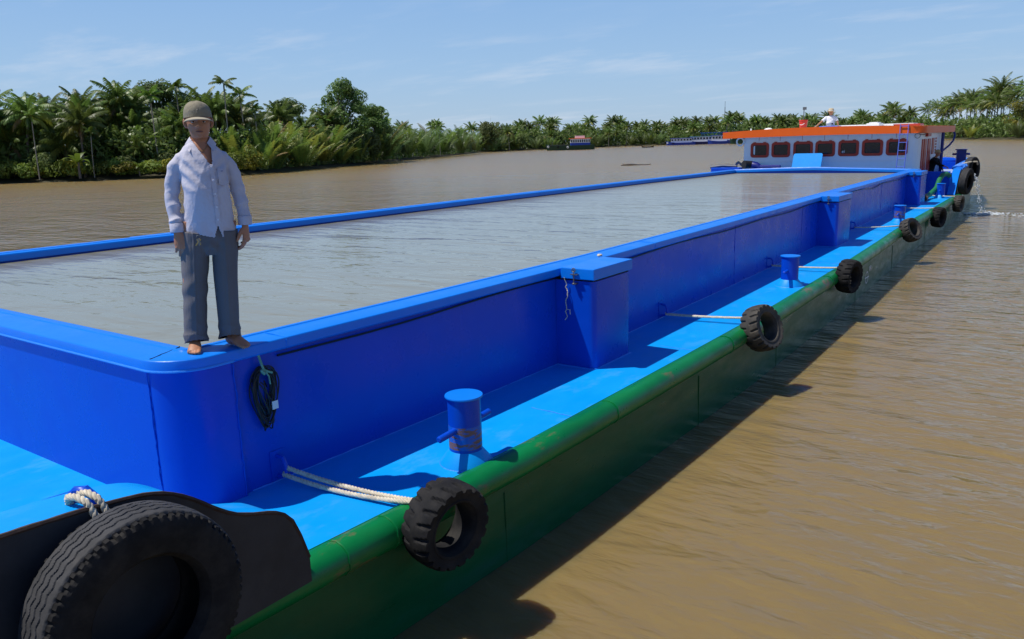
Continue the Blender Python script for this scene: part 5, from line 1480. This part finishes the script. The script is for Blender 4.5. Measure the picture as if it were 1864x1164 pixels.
# ---- the man standing on the rim
man = thing('person', 'person in a pale lilac shirt, grey trousers and olive cap standing barefoot on the rim', 'person', (-4.765, 3.085, ZR + 0.003), R(57))
b = MB()
HC = .064       # head centre across
hipL, hipR = (-.035, .01, .86), (.150, .01, .86)
kneeL, kneeR = (-.088, -.015, .46), (.128, -.015, .46)
ankL, ankR = (-.112, .035, .10), (.132, .03, .10)
b.tube([hipL, kneeL, (kneeL[0] - .005, .0, .38), ankL], [.085, .056, .055, .037], 16)
b.tube([hipR, kneeR, (kneeR[0] + .002, .0, .38), ankR], [.085, .056, .055, .037], 16)
foot_shape(b, (-.112, .035), (-.06, -1), 0, 1)
foot_shape(b, (.130, .03), (.50, -.87), 0, -1)
b.tube([(.060, .01, .78), (.060, .01, .88), (.062, .0, .98), (.064, -.012, 1.08), (.062, -.005, 1.18), (.060, .0, 1.26), (.058, .008, 1.33), (.06, .012, 1.37)],
       [(.13, .09), (.148, .10), (.138, .10), (.132, .108), (.138, .104), (.128, .088), (.098, .068), (.056, .054)], 26, ref=(1, 0, 0))
b.tube([(.06, .022, 1.32), (.062, .014, 1.38), (.063, .005, 1.44)], [(.068, .062), (.056, .058), (.052, .056)], 18, ref=(1, 0, 0))
shL, shR = (-.075, .015, 1.262), (.196, .015, 1.264)
elL, elR = (-.150, .035, 1.06), (.272, .045, 1.06)
wrL, wrR = (-.135, -.040, .815), (.286, -.005, .835)
b.tube([(-.02, .01, 1.275), shL, (-.108, .025, 1.18), elL, (-.148, .01, .97), wrL], [.042, .038, .032, .030, .030, .025], 14)
b.tube([(.14, .01, 1.275), shR, (.230, .03, 1.18), elR, (.282, .03, .97), wrR], [.042, .038, .032, .030, .030, .025], 14)
hand_shape(b, (wrL[0] + .002, wrL[1] - .006, wrL[2] - .015), (.10, -.10, -1), (.92, -.35, .10), (.25, -.93, .0), 1, .42, 1.05)
hand_shape(b, (wrR[0] + .0, wrR[1] - .006, wrR[2] - .015), (-.02, -.12, -1), (-.45, -.88, .1), (.86, -.48, .0), 1, .55, 1.05)
head_shape(b, (HC, -.004, 1.392), .212, 56, .0715)
me = remeshed(b, .0042, 2)
body = finish(me, 'body', SKIN, man)
# face details
b = MB()
for s in (-1, 1): b.sphere((HC + s * .031, -.0745, 1.4985), (.0125, .008, .0060), 10, 7)
b.build('eye', EYEW, man, smooth=True)
b = MB()
for s in (-1, 1): b.sphere((HC + s * .031, -.0808, 1.4985), (.0056, .003, .0054), 8, 6)
b.build('iris', EYED, man, smooth=True)
for s in (-1, 1):
    b = MB(); b.tube([(HC + s * (.013 + .008 * i), -.0865 + .0022 * i * i * .6, 1.514 + .0025 * math.sin(i * .9)) for i in range(5)], [.0022, .0032, .0034, .003, .0015], 6); b.build('eyebrow', HAIR, man)
b = MB(); b.tube([(HC + .0075 * i, -.0888 + .0012 * i * i, 1.4380) for i in range(-3, 4)], [.001, .0024, .0034, .003, .0034, .0024, .001], 8, flat=1.3); b.build('lips', LIPS, man, smooth=True)
# short hair showing under the cap
b = MB(); vs = []
for i in range(7):
    z = 1.468 + .011 * i
    for j in range(25):
        t = R(72) + (2 * PI - R(144)) * j / 24
        rr_ = .083 if i > 1 else .080
        vs.append((HC + .0775 * math.sin(t) * .99, .008 - .101 * math.cos(t) + (.002 * math.sin(j * 9)), z))
b.add(vs, [(i * 25 + j, i * 25 + j + 1, (i + 1) * 25 + j + 1, (i + 1) * 25 + j) for i in range(6) for j in range(24)])
b.build('hair', HAIR, man, smooth=True)
# cap
def cap(parent, c, r, h, col, colb, brim=.075, front=(0, -1), name='cap'):
    cx, cy, cz = c; b = MB(); n = 48; m = 12; vs = []
    for i in range(m + 1):
        f = i / m; zz_ = h * math.sin(f * PI / 2) ** .85; rr_ = math.cos(f * PI / 2) ** .62
        for j in range(n):
            t = 2 * PI * j / n
            seam = 1 - .012 * math.exp(-((t % (PI / 3)) - .0) ** 2 / .004) * (i > 1)
            fr_ = 1.0 + .0 * math.cos(t)
            slump = -.010 * (1 - f) * 0 + .006 * math.sin(3 * t + 1) * f
            vs.append((cx + r[0] * rr_ * math.sin(t) * seam, cy - r[1] * rr_ * math.cos(t) * seam, cz + zz_ + slump - .014 * (1 - f) * (1 - math.cos(t)) / 2))
    b.add(vs, [(i * n + j, i * n + (j + 1) % n, (i + 1) * n + (j + 1) % n, (i + 1) * n + j) for i in range(m) for j in range(n)])
    b.sphere((cx, cy, cz + h + .002), (.009, .009, .004), 8, 5)
    o = b.build(name, col, parent, smooth=True, sharp=70)
    b = MB(); vs = []; k = 20; q = 7
    for lay in (0, 1):
        for i in range(q + 1):
            f = i / q
            for j in range(k + 1):
                a = (j / k - .5) * 2
                t = a * R(78)
                rx, ry = r[0] * 1.005, r[1] * 1.005
                bx, by = rx * math.sin(t), -ry * math.cos(t)
                out = brim * f * (1 - abs(a) ** 2.6)
                z = cz - .002 - .016 * f * (1 - abs(a) ** 2) - .024 * abs(a) ** 2 * 1.0 - (.0045 if lay else 0)
                vs.append((cx + bx * (1 + .03 * f), cy + by - out, z))
    w = k + 1; N = (q + 1) * w
    fs = [(i * w + j, i * w + j + 1, (i + 1) * w + j + 1, (i + 1) * w + j) for i in range(q) for j in range(k)]
    fs += [tuple(N + x for x in f_) for f_ in fs] + [(q * w + j, q * w + j + 1, N + q * w + j + 1, N + q * w + j) for j in range(k)]
    b.add(vs, fs); b.build('brim', colb, o, smooth=True, sharp=50)
    return o
cp_ = cap(man, (HC, .004, 1.530), (.0875, .105), .098, CAPM, CAPB, .072)
b = MB()
for s in (-1, 1): b.tube([(HC + s * .0035, .004 - .106 * math.cos(f * PI / 2) ** .62, 1.530 + .099 * math.sin(f * PI / 2) ** .85) for f in np.linspace(.12, .95, 10)], .0012, 5)
b.sphere((HC, -.097, 1.572), (.006, .003, .004), 8, 6); b.build('seam', CAPB, cp_)

# shirt: torso and sleeves as one continuous cloth surface
b = MB()
b.tube([(.062, .0, .74), (.062, -.002, .80), (.063, -.006, .88), (.066, -.020, .98), (.068, -.028, 1.07), (.064, -.016, 1.17), (.060, -.002, 1.25), (.058, .006, 1.31), (.059, .012, 1.345), (.061, .014, 1.372), (.062, .010, 1.40)],
       [(.168, .124), (.167, .125), (.160, .127), (.150, .130), (.143, .133), (.146, .126), (.148, .113), (.134, .093), (.104, .080), (.074, .074), (.066, .070)], 36, ref=(1, 0, 0))
b.tube([(.01, .01, 1.278), (-.068, .014, 1.256), (-.108, .022, 1.205), (-.130, .034, 1.13), (-.146, .036, 1.05), (-.149, .015, .96), (-.140, -.020, .87), (-.136, -.033, .815)], [.062, .056, .053, .050, .049, .046, .042, .040], 20)
b.tube([(.11, .01, 1.278), (.190, .014, 1.260), (.228, .026, 1.205), (.250, .042, 1.13), (.265, .045, 1.05), (.280, .028, .96), (.288, .006, .88), (.288, -.002, .835)], [.062, .056, .053, .050, .049, .046, .042, .040], 20)
me = remeshed(b, .0052, 2)
co = get_co(me); no = get_no(me)
dx = co[:, 0]; dz = co[:, 2]
armL = np.clip((-.072 - dx) / .03, 0, 1); armR = np.clip((dx - .200) / .03, 0, 1); arm = np.maximum(armL, armR) * np.clip((1.28 - dz) / .06, 0, 1)
fold = .0075 * wav(co, 3, [(20, 20, 75, 1, 4)]) * arm * (0.5 + np.clip((1.15 - dz) / .3, 0, .9))
tor = 1 - arm
fold += tor * .0060 * wav(co, 7, [(28, 10, 14, 1, 4)])
# pull folds from the shoulder to the belly, and gathers at the armpits
diag = dx * 0.75 + dz * 0.9
fold += tor * .0070 * np.sin(diag * 70 + 1.5 * np.sin(dx * 18)) * np.exp(-((dz - 1.19) / .10) ** 2) * np.exp(-((dx + .04) / .10) ** 2)
fold += tor * .0062 * np.sin((dz * 0.9 - dx * .75) * 75 + 1.5 * np.sin(dx * 15)) * np.exp(-((dz - 1.16) / .12) ** 2) * np.exp(-((dx - .18) / .08) ** 2)
fold += tor * .004 * np.sin(dx * 60 + 2 * np.sin(dz * 16)) * np.clip((.95 - dz) / .15, 0, 1)
cuff = np.exp(-((dz - (.868)) / .006) ** 2) * arm
fold -= .003 * cuff
co2 = co + no * fold[:, None]; set_co(me, co2)
# openings: neck, V at the front, cuffs, curved hem with a split
fr = co[:, 1] < .0
hem = np.where(dx < .112, np.interp(dx, [-.11, .02, .108], [.812, .775, .752]), np.interp(dx, [.114, .16, .24], [.752, .765, .805]))
hem = np.where(fr, hem, .775)
split = (np.abs(dx - .111) < np.clip((.832 - dz) * .30, 0, .03)) & fr
body_part = (dx > -.102) & (dx < .228)
sleeve_cutL = (dx < -.100) & (dz < .800 + .0 * dx) ; sleeve_cutR = (dx > .238) & (dz < .826)
vee = fr & (dz > 1.232) & (np.abs(dx - (.112 - (dz - 1.232) * .28)) < (dz - 1.232) * .34 + .004)
neck = dz > 1.392
bad = ((dz < hem) & body_part & ~((dx < -.100) | (dx > .238))) | split | sleeve_cutL | sleeve_cutR | vee | neck
del_faces(me, bad)
shirt = finish(me, 'shirt', SHIRT, man)
md = shirt.modifiers.new('thick', 'SOLIDIFY'); md.thickness = .003; md.offset = -1
# collar
b = MB()
def strip(rows, thick=.0035):
    n = len(rows[0]); vs = []
    for lay in (0, 1):
        for r_ in rows:
            for p in r_: vs.append(Vector(p) + Vector((0, lay * thick, 0)))
    k = len(rows); N = k * n
    fs = [(i * n + j, i * n + j + 1, (i + 1) * n + j + 1, (i + 1) * n + j) for i in range(k - 1) for j in range(n - 1)]
    fs += [tuple(N + x for x in f) for f in fs]
    edge = [(0, j) for j in range(n)] + [(i, n - 1) for i in range(1, k)] + [(k - 1, j) for j in range(n - 2, -1, -1)] + [(i, 0) for i in range(k - 2, 0, -1)]
    idx = [i * n + j for i, j in edge]
    fs += [(idx[i], idx[(i + 1) % len(idx)], N + idx[(i + 1) % len(idx)], N + idx[i]) for i in range(len(idx))]
    return vs, fs
rows = [[], [], [], []]
for j in range(29):
    t = R(38) + (2 * PI - R(76)) * j / 28         # round the back, open at the front
    s, c = math.sin(t), -math.cos(t)
    fw = max(0, -c); tipw = max(0, math.cos(t) - .55) / .45
    low = .032 + .026 * tipw
    rows[0].append((.063 + .057 * s, .010 + .060 * c, 1.368 - .030 * fw))
    rows[1].append((.063 + .062 * s, .010 + .066 * c, 1.410 - .040 * fw - .022 * tipw))
    rows[2].append((.063 + (.076 + .010 * tipw) * s, .010 + .078 * c - .012 * tipw, 1.402 - .042 * fw - low * .35 - .010 * tipw))
    rows[3].append((.063 + (.096 + .045 * tipw) * s, .010 + (.094 + .022 * fw) * c - .026 * tipw, 1.394 - .046 * fw - low))
v_, f_ = strip(rows); b.add(v_, f_)
b.build('collar', SHIRT, shirt, smooth=True, sharp=60)
# placket, pocket, buttons, cuffs
def front_y(x, z):
    """front surface of the shirt at x, z"""
    sel = (np.abs(co2[:, 0] - x) < .012) & (np.abs(co2[:, 2] - z) < .010) & (co2[:, 1] < .02)
    return float(co2[sel, 1].min()) if sel.any() else -.12
b = MB(); zs = np.linspace(1.222, .850, 24); rows = [[(x + .112 + .006 * np.sin((1.222 - z) * 6), front_y(.112 + .006 * np.sin((1.222 - z) * 6) + x, z) - .0035, z) for x in (-.014, -.005, .005, .014)] for z in zs]
v_, f_ = strip(rows, .003); b.add(v_, f_); b.build('placket', SHIRT, shirt, smooth=True, sharp=60)
for z in (1.215, 1.13, 1.045, .96, .878):
    b = MB(); x = .112 + .006 * np.sin((1.222 - z) * 6); b.lathe([(.0062, 0), (.0066, .002), (.0050, .0032), (0, .0028)], 12, M=Matrix.Translation((x, front_y(x, z) - .0040, z)) @ Matrix.Rotation(R(90), 4, 'X')); b.build('button', BUTTON, shirt, smooth=True)
b = MB(); px0, px1, pz0, pz1 = .146, .200, 1.105, 1.205
rows = [[(px0 + (px1 - px0) * i / 7, front_y(px0 + (px1 - px0) * i / 7, z) - .003, z - (.014 * (1 - abs(2 * i / 7 - 1)) if k == 5 else 0)) for i in range(8)] for k, z in enumerate(np.linspace(pz1, pz0, 6))]
v_, f_ = strip(rows, .003); b.add(v_, f_); b.build('chest_pocket', SHIRT, shirt, smooth=True, sharp=60)
b = MB(); b.prism([(.166, 1.190), (.178, 1.190), (.172, 1.179)], 'y', front_y(.172, 1.18) - .0085, front_y(.172, 1.18) - .006); b.build('pocket_emblem', mat('emblem_thread', (.25, .25, .36), .8), shirt)
for (wx, wy, wz, nx) in ((-.1365, -.032, .800, 0), (.288, -.002, .824, 0)):
    b = MB(); b.lathe([(.0445, .0), (.0460, .006), (.0455, .058), (.0430, .062)], 24, M=Matrix.Translation((wx, wy, wz)) @ Matrix.Rotation(R(-8 if wx < 0 else 0), 4, 'X'), closed=False)
    b.f = b.f[:-2]; b.m = b.m[:-2]
    o = b.build('cuff', SHIRT, shirt, smooth=True); md = o.modifiers.new('t', 'SOLIDIFY'); md.thickness = .003

# trousers
b = MB()
b.tube([(.062, .0, .985), (.062, .0, .93), (.062, .0, .86), (.062, .004, .78), (.060, .006, .70), (.058, .006, .64)], [(.134, .100), (.142, .107), (.150, .112), (.162, .119), (.160, .114), (.09, .085)], 32, ref=(1, 0, 0))
b.tube([(-.025, .0, .80), (-.040, .002, .70), (-.056, .002, .58), (-.070, .0, .46), (-.080, .004, .34), (-.092, .010, .20), (-.101, .012, .10), (-.102, .008, .045)], [(.096, .114), (.095, .112), (.088, .104), (.083, .098), (.079, .095), (.076, .094), (.079, .098), (.081, .104)], 26, ref=(1, 0, 0))
b.tube([(.150, .0, .80), (.148, .002, .70), (.137, .002, .58), (.128, .0, .46), (.122, .006, .34), (.118, .014, .20), (.116, .018, .11), (.116, .016, .055)], [(.090, .114), (.088, .112), (.081, .104), (.076, .098), (.074, .095), (.072, .094), (.075, .098), (.078, .104)], 26, ref=(1, 0, 0))
me = remeshed(b, .0055, 2)
co = get_co(me); no = get_no(me); dx, dy, dz = co[:, 0], co[:, 1], co[:, 2]
low = np.clip((.22 - dz) / .14, 0, 1)
fold = .009 * wav(co, 12, [(14, 14, 60, 1, 4)]) * low + .0045 * wav(co, 5, [(16, 16, 10, 1, 4)])
for cx0, cx1 in ((-.045, -.100), (.146, .118)):
    cxx = cx1 + (cx0 - cx1) * np.clip((dz - .05) / .7, 0, 1)
    fold += .0050 * np.exp(-((dx - cxx) / .006) ** 2) * (dy < 0) * (dz < .80)
# drag lines from the crotch and knee
fold += .005 * np.sin((dz * 1.0 + np.abs(dx - .055) * 1.2) * 55) * np.exp(-((dz - .70) / .09) ** 2) * np.exp(-((dx - .055) / .09) ** 2) * (dy < .02)
fold += .004 * np.sin((dz - dx * .8) * 48 + 1) * np.exp(-((dz - .42) / .12) ** 2) * (dx < .03)
set_co(me, co + no * fold[:, None])
hemz = np.where(dx < .008, .048 + .035 * np.clip(-dy / .09, -.3, 1), .060 + .035 * np.clip(-dy / .09, -.3, 1))
del_faces(me, (dz < hemz) | (dz > .972))
tr = finish(me, 'trousers', TROUS, man); md = tr.modifiers.new('thick', 'SOLIDIFY'); md.thickness = .003; md.offset = -1
# necklace
b = MB(); b.tube([(HC + .050 * math.sin(t), .006 - .062 * math.cos(t) - (.014 * max(0, math.cos(t))), 1.392 - .075 * max(0, math.cos(t)) ** 1.5) for t in np.linspace(-2.2, 2.2, 26)], .0016, 6); b.build('necklace', BRASS, man, smooth=True)
# keys on the belt
keys = thing('keys', 'bunch of keys hanging from the belt of the man on the rim', 'keys', man.location, R(57))
b = MB(); kx, ky, kz = -.015, -.140, .772
b.lathe([(.012 + .0015 * math.cos(a), .0015 * math.sin(a)) for a in np.arange(0, 6.28, 1)], 16, M=Matrix.Translation((kx, ky, kz)) @ Matrix.Rotation(R(90), 4, 'X'), closed=True); b.build('key_ring', STEEL, keys, smooth=True)
rg = random.Random(3)
for i in range(6):
    a = -1.1 + i * .44; b = MB(); L_ = rg.uniform(.038, .052)
    M_ = Matrix.Translation((kx + .010 * math.sin(a), ky - .003 * (i % 3), kz - .010)) @ Matrix.Rotation(a * .55, 4, 'Y') @ Matrix.Rotation(rg.uniform(-.5, .5), 4, 'Z')
    for bx in (((-.008, .008), (-.016, 0)), ((-.0035, .0035), (-L_, -.016))):
        q = [M_ @ Vector(p) for p in ((bx[0][0], -.001, bx[1][0]), (bx[0][1], -.001, bx[1][0]), (bx[0][1], .001, bx[1][0]), (bx[0][0], .001, bx[1][0]), (bx[0][0], -.001, bx[1][1]), (bx[0][1], -.001, bx[1][1]), (bx[0][1], .001, bx[1][1]), (bx[0][0], .001, bx[1][1]))]
        b.add(q, [(0, 3, 2, 1), (4, 5, 6, 7), (0, 1, 5, 4), (1, 2, 6, 5), (2, 3, 7, 6), (3, 0, 4, 7)])
    b.build('key', BRASS if i % 2 else STEEL, keys)

# ---- man standing in the roof hatch
rz_ = 3.46 - .89
m2 = thing('person', 'person in a white shirt and straw hat leaning on both hands at the wheelhouse roof', 'person', (-9.21, 35.87, rz_), R(14))
b = MB()
b.tube([(-.03, 0, .86), (-.06, -.01, .46), (-.08, .02, .10)], [.085, .056, .037], 12); b.tube([(.15, 0, .86), (.16, -.01, .46), (.17, .02, .10)], [.085, .056, .037], 12)
foot_shape(b, (-.08, .03), (-.1, -1), 0, 1); foot_shape(b, (.17, .03), (.2, -1), 0, -1)
b.tube([(.06, .01, .78), (.06, .01, .88), (.06, 0, .98), (.06, -.012, 1.08), (.06, 0, 1.18), (.06, 0, 1.26), (.06, .008, 1.33), (.06, .012, 1.37)], [(.13, .09), (.155, .105), (.148, .105), (.145, .112), (.155, .108), (.165, .10), (.13, .075), (.06, .055)], 20, ref=(1, 0, 0))
b.tube([(.06, .02, 1.33), (.06, .01, 1.38), (.06, .0, 1.43)], [.062, .056, .052], 14)
b.tube([(-.02, .01, 1.30), (-.12, .0, 1.29), (-.30, -.10, 1.12), (-.50, -.15, .94)], [.055, .052, .040, .026], 12)
b.tube([(.14, .01, 1.30), (.24, .0, 1.29), (.33, -.06, 1.10), (.375, -.12, .94)], [.055, .052, .040, .026], 12)
hand_shape(b, (-.50, -.15, .935), (-.9, -.4, -.25), (.4, -.9, 0), (-.1, -.1, 1), 1, .15); hand_shape(b, (.375, -.12, .935), (.4, -.85, -.3), (-.9, -.4, 0), (0, 0, 1), 1, .2)
head_shape(b, (.06, -.004, 1.392), .225, 40, .074)
finish(remeshed(b, .010, 1), 'body', SKIN, m2)
b = MB()
b.tube([(.06, 0, .86), (.06, -.01, .95), (.06, -.025, 1.07), (.06, -.01, 1.18), (.06, 0, 1.27), (.06, .008, 1.33), (.06, .012, 1.37)], [(.182, .13), (.176, .13), (.172, .14), (.176, .13), (.18, .12), (.145, .095), (.075, .07)], 22, ref=(1, 0, 0))
b.tube([(-.02, .01, 1.29), (-.12, .0, 1.285), (-.26, -.08, 1.155)], [.07, .072, .066], 14); b.tube([(.14, .01, 1.29), (.24, .0, 1.285), (.315, -.05, 1.14)], [.07, .072, .066], 14)
me = remeshed(b, .010, 1); co = get_co(me); set_co(me, co + get_no(me) * (.008 * wav(co, 4, [(22, 14, 30, 1, 4)]))[:, None])
finish(me, 'shirt', WHITEC, m2)
b = MB(); b.tube([(.06, 0, 1.0), (.06, 0, .9), (.06, .0, .78)], [(.16, .115), (.185, .13), (.185, .13)], 20, ref=(1, 0, 0)); b.tube([(-.03, 0, .80), (-.06, -.01, .46), (-.08, .02, .10)], [.10, .09, .08], 14); b.tube([(.15, 0, .80), (.16, -.01, .46), (.17, .02, .10)], [.10, .09, .08], 14)
finish(remeshed(b, .012, 1), 'trousers', TROUS, m2)
b = MB(); b.lathe([(.19, -.012), (.185, -.004), (.115, .004), (.108, .012), (.104, .07), (.085, .105), (.04, .112), (0, .108)], 28, M=Matrix.Translation((.06, .0, 1.555))); h_ = b.build('hat', STRAW, m2, smooth=True, sharp=60)
b = MB(); b.lathe([(.110, .010), (.112, .014), (.110, .036), (.106, .038)], 28, M=Matrix.Translation((.06, .0, 1.555))); b.build('hat_band', WHITEC, h_, smooth=True)
b = MB(); b.box((.13, -.16, 1.03), (.05, .02, .06)); b.build('pouch', BLACKC, m2)

# ---- man in black bending over the stern bulkhead
m3 = thing('person', 'person in black with a tan cap bending over the bulkhead at the stern', 'person', (-5.15, 35.6, ZD), R(72))
b = MB()
b.tube([(-.09, .05, .86), (-.10, -.02, .46), (-.11, .03, .10)], [.085, .056, .037], 12); b.tube([(.09, .05, .86), (.10, -.02, .46), (.11, .03, .10)], [.085, .056, .037], 12)
foot_shape(b, (-.11, .03), (-.1, -1), 0, 1); foot_shape(b, (.11, .03), (.1, -1), 0, -1)
sp = [(0, .06, .80), (0, .05, .90), (0, .02, 1.02), (0, -.03, 1.14), (0, -.075, 1.24), (0, -.115, 1.32), (0, -.135, 1.355)]
b.tube(sp, [(.14, .10), (.155, .11), (.148, .11), (.155, .11), (.165, .105), (.14, .08), (.065, .06)], 20, ref=(1, 0, 0))
b.tube([(0, -.11, 1.32), (0, -.15, 1.39), (0, -.17, 1.44)], [.062, .056, .052], 14)
b.tube([(.08, -.09, 1.29), (.19, -.11, 1.27), (.22, -.20, 1.04), (.19, -.34, .86)], [.05, .05, .04, .026], 12)
b.tube([(-.08, -.09, 1.29), (-.19, -.11, 1.27), (-.24, -.36, 1.10), (-.24, -.62, 1.02)], [.05, .05, .04, .026], 12)
hand_shape(b, (.19, -.34, .86), (-.1, -.5, -.9), (-.9, -.2, 0), (.2, -.8, .4), 1, .3); hand_shape(b, (-.24, -.62, 1.02), (0, -.9, -.35), (.9, 0, 0), (0, -.3, .9), 1, .3)
head_shape(b, (0, -.19, 1.40), .225, 40, .074)
finish(remeshed(b, .010, 1), 'body', SKIN, m3)
b = MB()
b.tube(sp, [(.175, .135), (.18, .135), (.175, .135), (.18, .135), (.185, .125), (.155, .10), (.08, .07)], 20, ref=(1, 0, 0))
b.tube([(.06, -.09, 1.28), (.19, -.11, 1.26), (.22, -.20, 1.04), (.195, -.32, .89)], [.07, .068, .056, .045], 14)
b.tube([(-.06, -.09, 1.28), (-.19, -.11, 1.26), (-.24, -.36, 1.10), (-.24, -.58, 1.03)], [.07, .068, .056, .045], 14)
me = remeshed(b, .010, 1); co = get_co(me); set_co(me, co + get_no(me) * (.006 * wav(co, 9, [(22, 14, 30, 1, 4)]))[:, None]); finish(me, 'jacket', BLACKC, m3)
b = MB(); b.tube([(0, .06, .98), (0, .06, .86), (0, .05, .76)], [(.16, .12), (.18, .13), (.175, .125)], 18, ref=(1, 0, 0)); b.tube([(-.09, .05, .80), (-.10, -.02, .46), (-.11, .03, .10)], [.10, .09, .08], 14); b.tube([(.09, .05, .80), (.10, -.02, .46), (.11, .03, .10)], [.10, .09, .08], 14)
finish(remeshed(b, .012, 1), 'trousers', TROUS, m3)
cap(m3, (0, -.182, 1.55), (.094, .112), .10, TANCAP, TANCAP, .07)
